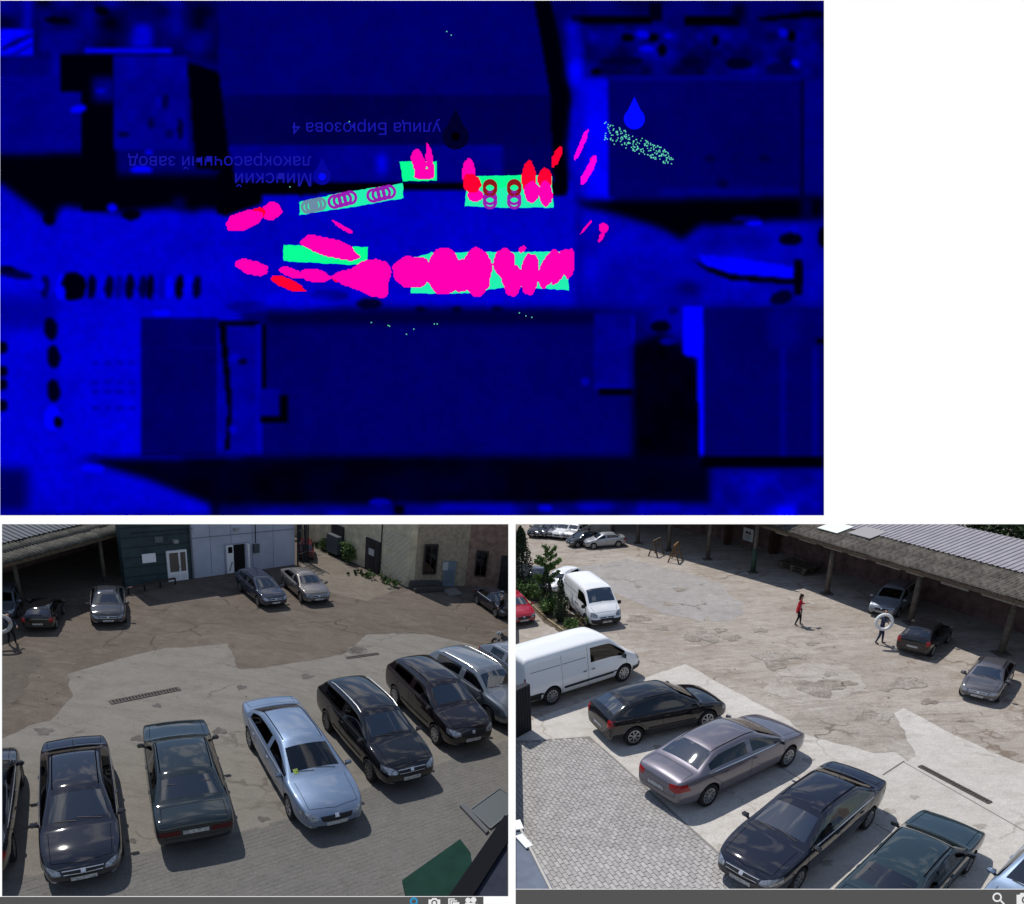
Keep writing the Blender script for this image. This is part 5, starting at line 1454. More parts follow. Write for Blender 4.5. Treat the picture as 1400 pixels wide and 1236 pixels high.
# ---- the cars of the left yard
GC = 'cars parked in the left yard'
P_NAVY = paint('near black navy paint', (.010, .011, .019), .0, .5)
P_TEAL = paint('dimmed teal paint', (.012, .019, .023), .0, .5)  # darker copy of the right yard's teal, dimmer exposure put in
P_SKY = paint('light blue metallic', (.13, .18, .27), .35, .4)  # darker copy of the right yard's pale blue, exposure put in
P_BLACK = paint('black paint', (.007, .007, .0085), .0, .5)
P_GRAPH = paint('graphite paint', (.022, .024, .030), .1, .45)
P_SILB = paint('silver blue paint', (.12, .14, .17), .4, .4)
P_SILV = paint('warm silver paint', (.14, .13, .125), .35, .4)
P_GREYM = paint('mid grey metallic', (.032, .034, .042), .1, .45)
P_WHITE = paint('white car paint', (.5, .5, .5), .0, .3)
car('sedan_car', 'grey sedan cut by the left edge of the left view, nose away from us', 'car', YL, (-13.75, 14.3), 2.14, 'sedan', 5.9, 1.95, 1.5, P_GRAPH, GC, 10, True)
car('sedan_car', 'navy sedan with chrome grille facing us in the left view', 'car', YL, (-11.496, 15.233), -.977, 'sedan', 6.2, 1.86, 1.44, P_NAVY, GC, 9, chrome=True, bars=1, antenna=True)
car('sedan_car', 'old dark teal sedan with its tail towards us, dim red tail lamps across the back', 'car', YL, (-9.514, 17.202), 2.131, 'old_sedan', 6.2, 2.02, 1.56, P_TEAL, GC, 6, tail=mat('dim tail lamp', (.075, .010, .012), .3))
car('sedan_car', 'light blue sedan facing us with a green sticker behind its windshield', 'car', YL, (-6.678, 19.069), -.919, 'sedan', 7.1, 2.09, 1.68, P_SKY, GC, 7, wind_mat=M_GLASS, sticker=True)
car('crossover_car', 'black crossover with bright roof rails beside the light blue sedan', 'car', YL, (-4.767, 21.338), -.88, 'suv', 5.9, 2.10, 1.90, P_BLACK, GC, 10, True, rails=True, chrome=True)
car('hatchback_car', 'black high-roofed hatchback beside the silver blue wagon', 'car', YL, (-2.95, 24.273), -.895, 'suv', 5.5, 2.12, 1.92, paint('black cherry paint', (.010, .007, .009), .0, .5), GC, 10)
car('wagon_car', 'silver blue wagon with roof rails at the right end of the near row', 'car', YL, (-1.51, 26.37), -.74, 'wagon', 5.4, 2.05, 1.82, P_SILB, GC, 10, rails=True)
car('sedan_car', 'pale car at the right edge, half hidden by the silver blue wagon', 'car', YL, GL(704, 944) + Vector((.1, .9, 0)), -.85, 'hatch', 4.6, 1.8, 1.5, P_SILB, GC, 7)
car('sedan_car', 'grey sedan parked alone before the left shed, facing us', 'car', YL, (-19.106, 29.352), -1.039, 'sedan', 3.52, 1.42, 1.14, P_GREYM, GC, 8, chrome=True, bars=1)
car('wagon_car', 'dark blue wagon facing us before the open hall door', 'car', YL, (-14.02, 34.47), -.8, 'suv', 3.8, 1.44, 1.22, paint('dark blue grey paint', (.022, .027, .045), .1, .45), GC, 7, chrome=True)
car('sedan_car', 'warm silver sedan facing us at the alley mouth', 'car', YL, (-12.244, 36.064), -.86, 'sedan', 4.0, 1.56, 1.26, P_SILV, GC, 8, chrome=True, bars=1)
car('hatchback_car', 'small black hatchback with bright red tail lamps at the left shed', 'car', YL, (-20.87, 27.54), 2.0, 'hatch', 2.85, 1.20, 1.0, P_BLACK, GC, 7)
car('minivan_car', 'silver minivan under the left shed, cut by the edge of the view', 'car', YL, (-22.95, 27.95), -1.04, 'minivan', 2.7, 1.15, 1.05, P_SILB, GC, 7)
car('sedan_car', 'dark blue sedan in the shade of the brick building', 'car', YL, (-1.9, 38.4), -.94, 'sedan', 3.5, 1.38, 1.12, P_NAVY, GC, 7)
# motorcycle beside the wagon
def motorbike(Y, p, head, s, label):
    r_ = thing('motorcycle', label, 'motorcycle', Y.M @ RZ(p, head) @ Matrix.Scale(s, 4))
    for x in (-.68, .70):
        n = 20; v = []; f = []
        for k in range(n):
            for j in range(6):
                a, b = 2 * math.pi * k / n, 2 * math.pi * j / 6; rr = .27 + .055 * math.cos(b); v.append((x + rr * math.cos(a), .055 * math.sin(b), .32 + rr * math.sin(a)))
        for k in range(n):
            for j in range(6): f.append((k * 6 + j, k * 6 + (j + 1) % 6, ((k + 1) % n) * 6 + (j + 1) % 6, ((k + 1) % n) * 6 + j))
        w = link('wheel', pym('wheel', v, f, True), M_TYRE, r_)
        mb = MB()
        for k in range(5): mb.bar((x, 0, .32), (x + .24 * math.cos(k * 1.257), 0, .32 + .24 * math.sin(k * 1.257)), .03)
        mb.build('rim', M_RIMD, w)
    bevel(MB().box((.02, 0, .42), (.44, .26, .32)).build('engine', M_RIMD, r_), .04)
    t = bevel(MB().box((.18, 0, .78), (.50, .28, .24)).build('fuel_tank', P_BLACK, r_), .09, 3)
    s_ = bevel(MB().box((-.36, 0, .78), (.66, .26, .12)).build('seat', M_TRIM, r_), .04, 3)
    MB().bar((.70, .07, .32), (.46, .07, .98), .05, n=8).bar((.70, -.07, .32), (.46, -.07, .98), .05, n=8).build('fork', M_CHROME, r_)
    MB().bar((.44, -.36, 1.02), (.46, .36, 1.02), .035, n=8).build('handlebar', M_CHROME, r_)
    MB().bar((.56, 0, .86), (.66, 0, .86), .2, n=14).build('headlight', M_HEAD, r_)
    MB().bar((-.75, .14, .30), (.05, .14, .26), .09, n=10).build('exhaust', M_CHROME, r_)
    MB().bar((-.68, 0, .32), (-.05, 0, .45), .08).bar((.46, 0, .9), (-.6, 0, .72), .07).bar((.3, 0, .75), (.2, 0, .25), .06).build('frame_tube', M_TRIM, r_)
    bevel(MB().box((-.76, 0, .70), (.3, .16, .05)).build('mudguard', P_BLACK, r_), .02)
    return r_
motorbike(YL, GL(692, 899), 2.4, 1.15, 'dark motorcycle standing behind the silver blue wagon')
# ------------------------------------------------------------------ people
def skin_mesh(name, joints, edges, level=2):
    """one continuous surface grown round a jointed skeleton: joints name -> (x, y, z, radius)"""
    names = list(joints); me = bpy.data.meshes.new(name)
    me.from_pydata([joints[k][:3] for k in names], [(names.index(a), names.index(b)) for a, b in edges], [])
    o = bpy.data.objects.new('tmp_skin', me); COL.objects.link(o)
    o.modifiers.new('k', 'SKIN')
    for i, k in enumerate(names):
        sv = me.skin_vertices[0].data[i]; rr = joints[k][3]
        sv.radius = rr if isinstance(rr, tuple) else (rr, rr)
        sv.use_root = (i == 0)
    sb = o.modifiers.new('s', 'SUBSURF'); sb.levels = level; sb.render_levels = level
    dg = bpy.context.evaluated_depsgraph_get()
    res = bpy.data.meshes.new_from_object(o.evaluated_get(dg)); bpy.data.objects.remove(o)
    res.polygons.foreach_set('use_smooth', [True] * len(res.polygons))
    return res

M_SKIN = mat('skin', (.42, .24, .17), .5)
M_HAIRD = mat('dark brown hair', (.03, .018, .012), .6)
M_EYE = mat('eye', (.02, .02, .02), .2)
M_LIP = mat('lips', (.30, .09, .08), .5)

def person(Y, p, head, height, label, top, trousers, shoes, hair, pose, coat=None, long_hair=False, group=None, cap=None, skirt=None):
    """pose: joint offsets in metres for a 1.75 m body; local +x is the way it faces, +y its left"""
    s = height / 1.75
    root = thing('person', label, 'person', Y.M @ RZ(p, head) @ Matrix.Scale(s, 4), group)
    J = {'pelvis': (0, 0, .93, (.13, .11)), 'spine': (.01, 0, 1.12, (.125, .10)), 'chest': (.01, 0, 1.33, (.155, .11)), 'neck': (.01, 0, 1.48, .055), 'skull0': (.03, 0, 1.56, .075), 'skull': (.03, 0, 1.65, .095), 'crown': (.015, 0, 1.72, .07)}
    for sd, n in ((1, 'l'), (-1, 'r')):
        J[n + 'shoulder'] = (.0, sd * .18, 1.42, .062); J[n + 'elbow'] = (-.03, sd * .24, 1.14, .045); J[n + 'wrist'] = (.05, sd * .25, .90, .032); J[n + 'palm'] = (.07, sd * .25, .83, (.042, .022))
        J[n + 'hip'] = (0, sd * .09, .88, .095); J[n + 'knee'] = (.02, sd * .10, .50, .062); J[n + 'ankle'] = (-.01, sd * .10, .09, .042); J[n + 'heel'] = (-.02, sd * .10, .045, .04); J[n + 'toe'] = (.16, sd * .105, .03, .034)
    for k, v in pose.items(): J[k] = (*v, J[k][3])
    E = [('pelvis', 'spine'), ('spine', 'chest'), ('chest', 'neck'), ('neck', 'skull0'), ('skull0', 'skull'), ('skull', 'crown')]
    for n in 'lr': E += [('chest', n + 'shoulder'), (n + 'shoulder', n + 'elbow'), (n + 'elbow', n + 'wrist'), (n + 'wrist', n + 'palm'), ('pelvis', n + 'hip'), (n + 'hip', n + 'knee'), (n + 'knee', n + 'ankle'), (n + 'ankle', n + 'heel'), (n + 'heel', n + 'toe')]
    for n, sd in (('l', 1), ('r', -1)):
        a, b = Vector(J[n + 'wrist'][:3]), Vector(J[n + 'palm'][:3]); d = (b - a).normalized(); side = d.cross(Vector((1, 0, 0))) if abs(d.x) < .8 else d.cross(Vector((0, 0, 1)))
        side = side.normalized(); fl = d.cross(side)
        for k in range(4):
            q = b + side * (k - 1.5) * .019 + d * .035; l = (.040, .047, .043, .034)[k]
            q2 = q + d * l + fl * .010; q3 = q2 + d * l * .7 + fl * .022
            for nm, pt, rad in (('a', q, .010), ('b', q2, .009), ('c', q3, .0075)): J['%sf%d%s' % (n, k, nm)] = (*pt, rad)
            E += [(n + 'palm', '%sf%da' % (n, k)), ('%sf%da' % (n, k), '%sf%db' % (n, k)), ('%sf%db' % (n, k), '%sf%dc' % (n, k))]
        q = a.lerp(b, .55) - side * .030; q2 = q - side * .018 + d * .03; q3 = q2 + d * .03 + side * .004
        for nm, pt, rad in (('a', q, .012), ('b', q2, .010), ('c', q3, .008)): J[n + 't' + nm] = (*pt, rad)
        E += [(n + 'palm', n + 'ta'), (n + 'ta', n + 'tb'), (n + 'tb', n + 'tc')]
    me = skin_mesh('body', J, E)
    for m_ in (M_SKIN, top, trousers, shoes): me.materials.append(m_)
    def near(c, keys):
        best, bd = None, 9
        for a, b in E:
            A, B = Vector(J[a][:3]), Vector(J[b][:3]); t = max(0, min(1, (c - A).dot(B - A) / max(1e-6, (B - A).length_squared))); dd = (A.lerp(B, t) - c).length
            if dd < bd: best, bd = (a, b), dd
        return best
    ids = []
    for pl in me.polygons:
        a, b = near(pl.center, None)
        j = {a, b}; t = 0
        if j & {'spine', 'chest'} and 'skull0' not in j and not (j == {'chest', 'neck'} and pl.center.z > 1.46): t = 1
        if any(x[1:] in ('shoulder', 'elbow') for x in j): t = 1
        if 'pelvis' in j or any(x[1:] in ('hip', 'knee', 'ankle') for x in j): t = 2 if pl.center.z < 1.0 or 'hip' in str(j) else 1
        if any(x[1:] in ('heel', 'toe') for x in j): t = 3
        if j == {'pelvis', 'spine'} and pl.center.z > 1.0: t = 1
        ids.append(t)
    me.polygons.foreach_set('material_index', ids)
    b_ = bpy.data.objects.new('body', me); COL.objects.link(b_); b_.parent = root
    k = Vector(J['skull'][:3])
    # hair cap, eyes, nose, mouth, ears
    hv = skin_mesh('hair', {'a': (k.x - .03, k.y, k.z + .01, .098), 'b': (k.x - .012, k.y, k.z + .055, .092), **({'c': (k.x - .07, k.y, k.z - .10, .07), 'd': (k.x - .085, k.y, k.z - .24, .06)} if long_hair else {})}, [('b', 'a')] + ([('a', 'c'), ('c', 'd')] if long_hair else []))
    link('hair', hv, hair, root)
    for sd in (-1, 1):
        e = bmesh.new(); bmesh.ops.create_uvsphere(e, u_segments=10, v_segments=6, radius=.011); em = bpy.data.meshes.new('eye'); e.to_mesh(em); e.free()
        link('eye', em, M_EYE, root, Matrix.Translation((k.x + .083, k.y + sd * .033, k.z - .005)))
        MB().bar((k.x + .0, k.y + sd * .088, k.z - .045), (k.x + .0, k.y + sd * .098, k.z + .01), .03, .02, n=8).build('ear', M_SKIN, root)
    MB().bar((k.x + .086, k.y, k.z + .0), (k.x + .112, k.y, k.z - .035), .018, .022, n=6).build('nose', M_SKIN, root)
    MB().box((k.x + .080, k.y, k.z - .065), (.01, .045, .012)).build('mouth', M_LIP, root)
    if coat is not None:
        C = {x: J[x] for x in ('chest', 'spine', 'pelvis', 'lshoulder', 'rshoulder', 'lelbow', 'relbow', 'lwrist', 'rwrist')}
        C = {x: (*v[:3], tuple(q * 1.22 for q in v[3]) if isinstance(v[3], tuple) else v[3] * 1.4) for x, v in C.items()}
        for n in 'lr':
            w, e_ = Vector(J[n + 'wrist'][:3]), Vector(J[n + 'elbow'][:3]); C[n + 'wrist'] = (*e_.lerp(w, .85), .042)
        C['chest'] = (C['chest'][0] - .035, 0, 1.34, (.165, .105)); C['spine'] = (C['spine'][0] - .05, 0, 1.10, (.175, .11)); C['pelvis'] = (C['pelvis'][0] - .06, 0, .92, (.20, .11)); C['hem'] = (C['pelvis'][0] - .05, 0, .68, (.21, .09))
        CE = [('chest', 'spine'), ('spine', 'pelvis'), ('pelvis', 'hem')] + [x for n in 'lr' for x in (('chest', n + 'shoulder'), (n + 'shoulder', n + 'elbow'), (n + 'elbow', n + 'wrist'))]
        link('coat', skin_mesh('coat', C, CE), coat, root)
    if skirt is not None:
        v, f = [], []
        for k_ in range(16):
            t = 2 * math.pi * k_ / 16; v += [(.13 * math.cos(t), .16 * math.sin(t), 1.0), (.16 * math.cos(t), .20 * math.sin(t), .74)]
        for k_ in range(16): f.append((2 * k_, 2 * k_ + 1, 2 * ((k_ + 1) % 16) + 1, 2 * ((k_ + 1) % 16)))
        link('shorts', pym('shorts', v, f, True), skirt, root)
    return root

def ring_tube(Y, c, normal, R, r, label, s=1.0):
    n, m = 40, 14; v, f = [], []
    for k in range(n):
        for j in range(m):
            a, b = 2 * math.pi * k / n, 2 * math.pi * j / m; rr = R + r * math.cos(b)
            v.append((rr * math.cos(a), rr * math.sin(a), r * math.sin(b)))
    for k in range(n):
        for j in range(m): f.append((k * m + j, ((k + 1) % n) * m + j, ((k + 1) % n) * m + (j + 1) % m, k * m + (j + 1) % m))
    o = link('white_ring', pym('white_ring', v, f, True), mat('white ring tube', (.72, .72, .70), .55) if Y is YR else mat('dimmed white ring tube', (.40, .40, .39), .55), None, Y.M @ Matrix.Translation(c) @ Vector(normal).to_track_quat('Z', 'Y').to_matrix().to_4x4())  # left copy darkened to carry the dimmer exposure of that side
    tag(o, label, 'ring')
    return o
WALK = {'lhip': (.02, .09, .88), 'lknee': (.11, .10, .51), 'lankle': (.14, .10, .11), 'lheel': (.13, .10, .055), 'ltoe': (.31, .10, .06), 'rknee': (.0, -.10, .49), 'rankle': (-.12, -.10, .12), 'rheel': (-.145, -.10, .085), 'rtoe': (.02, -.105, .03)}
CARRY = dict(WALK, relbow=(.12, -.30, 1.22), rwrist=(.30, -.22, 1.34), rpalm=(.34, -.18, 1.38), lelbow=(.06, .30, 1.16), lwrist=(.26, .24, 1.02), lpalm=(.31, .20, 1.0))
M_NAVYC = mat('navy cloth', (.03, .04, .075), .9); M_BLKC = mat('black cloth', (.012, .012, .014), .9); M_SHOE = mat('shoe', (.05, .045, .04), .7)
M_REDC = mat('red cardigan', (.42, .012, .025), .85); M_WHC = mat('white blouse', (.55, .54, .52), .85)
# left view: the man with the ring at the edge, and someone bent by the shaded car
hp = GL(17, 881)
person(YL, hp, -.2, 1.34, 'person carrying a big white ring on the arm beside the left shed', M_NAVYC, M_BLKC, M_SHOE, M_HAIRD, CARRY)
ring_tube(YL, hp + Vector((-.10, -.30, .98)), (.55, -.8, .1), .34, .075, 'white ring carried at the left edge of the left view beside the black hatchback')
person(YL, GL(683, 846), 2.6, 1.35, 'person in dark clothes standing by the dark blue car in the shade', M_BLKC, M_NAVYC, M_SHOE, M_HAIRD, {})
LEFT_TOPS = [o for o in COL.objects if o.parent is None and o not in (board, amap, tl, tr) and o.type in ('MESH', 'EMPTY')]
# ------------------------------------------------------------------ right yard
GR = YR.G
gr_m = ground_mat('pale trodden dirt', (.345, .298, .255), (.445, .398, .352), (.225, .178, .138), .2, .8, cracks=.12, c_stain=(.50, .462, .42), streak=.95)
big_ground('yard_ground', YR, gr_m, -60, 320)
sheet('asphalt_patch', YR, [(735, 790), (790, 775), (860, 765), (935, 782), (990, 800), (1000, 822), (960, 850), (905, 838), (850, 815), (800, 800)], .005, ground_mat('worn grey asphalt', (.30, .28, .265), (.36, .338, .322), (.235, .21, .19), .4, .35, cracks=.5), .05, 6)
sheet('asphalt_patch', YR, [(960, 838), (985, 820), (1015, 822), (1018, 838), (1000, 848), (975, 850)], .0045, ground_mat('worn grey asphalt', (.30, .28, .265), (.36, .338, .322), (.235, .21, .19), .4, .35), .05, 7)
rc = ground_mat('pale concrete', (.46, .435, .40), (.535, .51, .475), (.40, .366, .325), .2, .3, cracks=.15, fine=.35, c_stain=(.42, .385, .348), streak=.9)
sheet('concrete_slab', YR, [(640, 1012), (728, 985), (800, 958), (880, 928), (936, 908), (985, 935), (1060, 975), (1110, 1000), (1150, 1016), (1185, 1010), (1205, 985), (1235, 968), (1300, 1003), (1380, 1038), (1460, 1068), (1500, 1330), (900, 1330), (720, 1012)], .008, rc, .02, 8)
sheet('dirt_patch', YR, [(1080, 985), (1100, 968), (1135, 958), (1185, 962), (1222, 975), (1238, 1000), (1252, 1034), (1240, 1042), (1222, 1028), (1195, 1030), (1170, 1022), (1130, 1012), (1095, 1002)], .012, ground_mat('brown dirt patch', (.31, .272, .235), (.40, .365, .325), (.22, .185, .15), .5, .6, cracks=.3, c_stain=(.47, .44, .40), streak=.9), .035, 9)
sheet('concrete_patch', YR, [(1040, 945), (1060, 920), (1110, 905), (1160, 912), (1185, 940), (1150, 955), (1095, 962)], .006, ground_mat('rubbed pale concrete', (.37, .33, .29), (.46, .42, .38), (.27, .228, .19), .5, .7, cracks=.3, c_stain=(.5, .47, .44), streak=.95), .05, 10)
pvx = [(600, 1018), (720, 1013), (806, 1007), (846, 1042), (945, 1132), (990, 1172), (1090, 1262), (1090, 1330), (600, 1330)]
sheet('pavement', YR, pvx, .012, ground_mat('paver bed', (.20, .19, .18), (.25, .24, .228), (.16, .15, .14), .8, .3), .0, 11)
its, dd = pave(YR, [(600, 1021), (720, 1015), (804, 1010), (844, 1044), (943, 1134), (988, 1174), (1080, 1258), (1080, 1300), (600, 1300)], .26, .132, .009, .012, 6, ((846, 1042), (945, 1132)), .006, z=.016)
def vis(it):
    u, v = YR.P((it[0].x, it[0].y, 0)); return 703 < u < 1030 and 1000 < v < 1218
near_ = sorted([i for i in its if vis(i)], key=lambda i: -YR.P((i[0].x, i[0].y, 0))[1])
far_ = near_[300:] + [i for i in its if not vis(i)]
M_PAVE = mat('grey concrete paver', (.345, .33, .318), .9, vary=.22, scale=3, bump=.3, bscale=60, rand=.13, color2=(.40, .385, .372))
pav = [o for o in COL.objects if o.name == 'pavement'][0]
a0 = math.atan2(dd.y, dd.x)
bl = block_mesh([(Vector((0, 0, 0)), .25, .122, .036, -a0)], dd).mesh('paver'); bl.materials.append(M_PAVE)
for c, lx, ly, h, da in near_[:300]:
    o = bpy.data.objects.new('paver', bl); COL.objects.link(o); o.parent = pav
    o.matrix_local = Matrix.Translation((c.x, c.y, h - .036)) @ Matrix.Rotation(a0 + da, 4, 'Z') @ Matrix.Diagonal((lx / .25, ly / .122, 1, 1))
o = block_mesh(far_, dd).build('paver_field', ground_mat('grey pavers beyond', (.335, .32, .308), (.40, .385, .372), (.29, .275, .262), 1.6, .3, fine=.6), pav); o['kind'] = 'stuff'

gravel(YR, [(820, 830), (900, 880), (1000, 870), (1080, 930), (1160, 990), (1240, 960), (1300, 980), (1180, 900), (1330, 1000), (990, 900)], 220, .015, .05, mat('pale loose stone', (.36, .33, .30), .9, vary=.4, scale=2), 4)
pot = ground_mat('crumbled pothole', (.28, .238, .198), (.37, .33, .288), (.20, .165, .135), 1.4, .9, fine=.9, c_stain=(.42, .38, .34), streak=.9)
rub = ground_mat('rubble patch', (.30, .26, .22), (.42, .38, .34), (.19, .155, .125), 1.1, .9, fine=.9, c_stain=(.5, .46, .42), streak=.9)
for k, (u, v, a) in enumerate(((872, 846, 16), (915, 826, 10), (930, 806, 9), (900, 858, 14), (1000, 872, 13), (1092, 898, 12), (1060, 912, 14), (1135, 922, 10), (985, 862, 9), (1110, 880, 9), (1160, 935, 12), (1210, 942, 11), (1270, 960, 12), (1040, 862, 10), (1320, 985, 10))):
    stain(YR, u, v, a, a * .30, (pot, rub)[k % 2], 90 + k, 'pothole')
for k, (u, v, a) in enumerate(((1120, 940, 34), (1190, 980, 22), (1060, 900, 26), (1240, 935, 24), (960, 870, 24))):
    stain(YR, u, v, a, a * .34, rub, 120 + k, 'rubble_patch')
oil_r = ground_mat('oily concrete right', (.30, .275, .245), (.38, .352, .32), (.22, .195, .17), 1.2, .25, c_stain=(.42, .39, .35))
for k, (u, v, a) in enumerate(((1105, 1040, 8), (1215, 1110, 9), (1000, 985, 8), (900, 1022, 7), (1250, 1090, 6), (1130, 1180, 9), (1340, 1130, 8))): stain(YR, u, v, a, a * .45, oil_r, 130 + k)
# slots between concrete fields
def joint(Y, a, b, w=.03):
    A, B = Y.G(*a), Y.G(*b); d = (B - A).normalized(); n = Vector((-d.y, d.x, 0)) * w / 2
    o = link('slab_joint', pym('slab_joint', [(*(A - n).xy, .0125), (*(B - n).xy, .0125), (*(B + n).xy, .0125), (*(A + n).xy, .0125)], [(0, 1, 2, 3)]), mat('dark joint fill', (.13, .115, .10), .95), None, Y.M); o['kind'] = 'structure'
joint(YR, (1235, 1042), (1400, 1136)); joint(YR, (985, 1000), (1320, 1200)); joint(YR, (1207, 1060), (1236, 1041), .05); joint(YR, (820, 1000), (960, 985))
joint(YL, (152, 966), (-40, 1010), .03); joint(YL, (246, 946), (345, 930), .03); joint(YL, (345, 930), (620, 890), .025); joint(YL, (100, 1060), (620, 960), .02)

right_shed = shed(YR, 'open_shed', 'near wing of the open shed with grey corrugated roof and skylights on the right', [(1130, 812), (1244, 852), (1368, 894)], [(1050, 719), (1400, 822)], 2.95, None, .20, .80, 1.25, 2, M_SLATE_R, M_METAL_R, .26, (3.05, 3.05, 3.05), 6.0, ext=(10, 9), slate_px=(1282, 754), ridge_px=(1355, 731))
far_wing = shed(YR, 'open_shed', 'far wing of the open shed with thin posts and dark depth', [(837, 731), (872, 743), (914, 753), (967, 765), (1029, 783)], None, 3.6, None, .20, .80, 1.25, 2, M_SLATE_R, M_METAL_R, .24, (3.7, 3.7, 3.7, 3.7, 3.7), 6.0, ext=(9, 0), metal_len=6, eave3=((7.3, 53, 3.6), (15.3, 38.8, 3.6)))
rs, F, L, ea, eb, eh, ex = right_shed
# bright skylight sheets
def on_roof(u, v):
    q0 = F @ Vector((0, 0, 0)); nrm = (F.to_3x3() @ Vector((0, 0, 1))).normalized()
    d = Vector((YR.R.T @ np.array([(u - PPX) / FPX, (v - PPY) / FPX, 1.0])).tolist()); o = Vector((0, 0, YR.h))
    t = (q0 - o).dot(nrm) / d.dot(nrm); return o + d * t
for (u, v), m_ in (((1142, 724), mat('clear skylight sheet', (.75, .78, .72), .4)), ((1186, 731), mat('clouded skylight sheet', (.30, .29, .29), .6))):
    p = F.inverted() @ on_roof(u, v)
    MB().box((p.x, p.y, .12), (1.5, 1.1, .03)).build('skylight_sheet', m_, rs, F)
# painted base on the fifth post, short gutter board pieces under the eave
g5 = GR(1029, 783); MB().bar(g5 + Vector((0, 0, .02)), g5 + Vector((0, 0, 1.5)), .30, n=10).build('painted_sleeve', mat('dull green paint', (.03, .055, .04), .7), rs, None, True)
r = random.Random(9)
for k in range(10):
    s = 11 + k * 1.9 + r.uniform(-.3, .3)
    if s < L - 2: MB().box((s, .18, -.30 - r.uniform(0, .05)), (r.uniform(.9, 1.7), .05, .12)).build('gutter_board', mat('flaking pale board', (.22, .20, .18), .85, vary=.4, scale=6), rs, F)
# brick piers and red-brown doors in the shed's depth
h_in = eh
for (u, v) in ((940, 752), (1000, 765), (1085, 785), (1165, 808), (1290, 858)):
    p = GR(u, v) + h_in * 3.2
    MB().box((p.x, p.y, 1.7), (.45, .45, 3.4)).build('inner_pier', mat('dull red brick pier', (.05, .024, .018), .9, vary=.3, scale=5), rs)
for (u, v) in ((1060, 770), (1150, 800)):
    p = GR(u, v) + h_in * 4.6; d = Vector((ex.x, ex.y, 0)).normalized(); n_ = -h_in
    M = Matrix(((d.x, 0, n_.x, p.x), (d.y, 0, n_.y, p.y), (0, 1, 0, 1.3), (0, 0, 0, 1)))
    dr = MB().box((0, 0, 0), (2.6, 2.6, .08)).build('shed_door', mat('red brown boards', (.075, .022, .016), .85, vary=.3, scale=3), rs, M)
    for k in range(6): MB().box((-1.08 + .43 * k, 0, .05), (.40, 2.55, .03)).build('plank', mat('red brown plank', (.085, .024, .017), .85, rand=.25), dr)
# sign board
sgn = thing('sign_board', 'white sign board with dark heading and lines under the shed roof', 'sign', YR.M)
q = GR(983, 757) + h_in * 2.2; d = Vector((ex.x, ex.y, 0)).normalized(); d = d if d.x > 0 else -d
n_ = Vector((d.y, -d.x, 0)); n_ = n_ if n_.y < 0 else -n_
zt = 0
lo, hi = 0, 6
for _ in range(40):
    zt = (lo + hi) / 2
    if YR.P((q.x, q.y, zt))[1] > 731: lo = zt
    else: hi = zt
M = Matrix(((d.x, 0, n_.x, q.x), (d.y, 0, n_.y, q.y), (0, 1, 0, zt), (0, 0, 0, 1)))
w_, h_ = 1.05, .82
MB().box((0, 0, 0), (w_, h_, .03)).build('board', mat('white sign face', (.48, .48, .48), .6), sgn, M)
MB().prism([(-.36, .05), (-.12, .28), (.02, .10), (.14, .26), (.36, .05)], .016, .022).build('heading_mark', M_TRIM, sgn, M)
for k in range(4): MB().box((0, -.04 - .085 * k, .018), ((.74, .60, .70, .5)[k], .032, .006)).build('print_line', mat('grey print', (.12, .12, .12), .7), sgn, M)
for sx in (-1, 1): MB().bar((sx * .45, -.4, -.02), (sx * .45, -zt, -.02), .06).build('leg', M_TIMBER, sgn, M)

# sawhorses, pallets
def trestle(p, head, s, label, m_):
    t = thing('sawhorse', label, 'sawhorse', YR.M @ RZ(p, head) @ Matrix.Scale(s, 4), 'sawhorses at the shed edge')
    MB().box((0, 0, 1.0), (1.0, .10, .10)).build('beam', m_, t)
    for x in (-.42, .42):
        for y in (-.32, .32): MB().bar((x, 0, .98), (x * 1.06, y, 0), .07).build('leg', m_, t)
        MB().box((x * 1.03, 0, .42), (.05, .42, .06)).build('brace', m_, t)
trestle(GR(897, 759), .9, 1.05, 'grey wooden sawhorse in the shade, the farther of two', M_TIMBER)
trestle(GR(923, 767), 1.1, 1.1, 'ochre wooden sawhorse at the shade edge, the nearer of two', mat('ochre timber', (.16, .09, .04), .8, vary=.3))
def pallet(M, label, grp='pallets stacked in the shed'):
    t = thing('pallet', label, 'pallet', M, grp)
    for k in range(7): MB().box((-.55 + k * .183, 0, .13), (.13, 1.0, .025)).build('slat', M_TIMBER, t)
    for y in (-.44, 0, .44):
        MB().box((0, y, .105), (1.2, .1, .022)).build('runner', M_TIMBER, t)
        for x in (-.5, 0, .5): MB().box((x, y, .05), (.14, .1, .09)).build('block', M_TIMBER, t)
pp = GR(1068, 784) + h_in * 1.3; ph_ = math.atan2(ex.y, ex.x)
for k, lab in enumerate(('wooden pallet at the bottom of the shed stack', 'wooden pallet in the middle of the shed stack', 'wooden pallet on top of the shed stack')):
    pallet(YR.M @ RZ((pp.x, pp.y, .15 * k), ph_ + .05 * k) @ Matrix.Diagonal((1.9, 1.3, 1, 1)), lab)
pu = GR(1077, 776) + h_in * 2.4
pallet(YR.M @ RZ((pu.x, pu.y, .75), ph_) @ Matrix.Rotation(math.radians(80), 4, 'X'), 'wooden pallet leaning upright behind the stack')
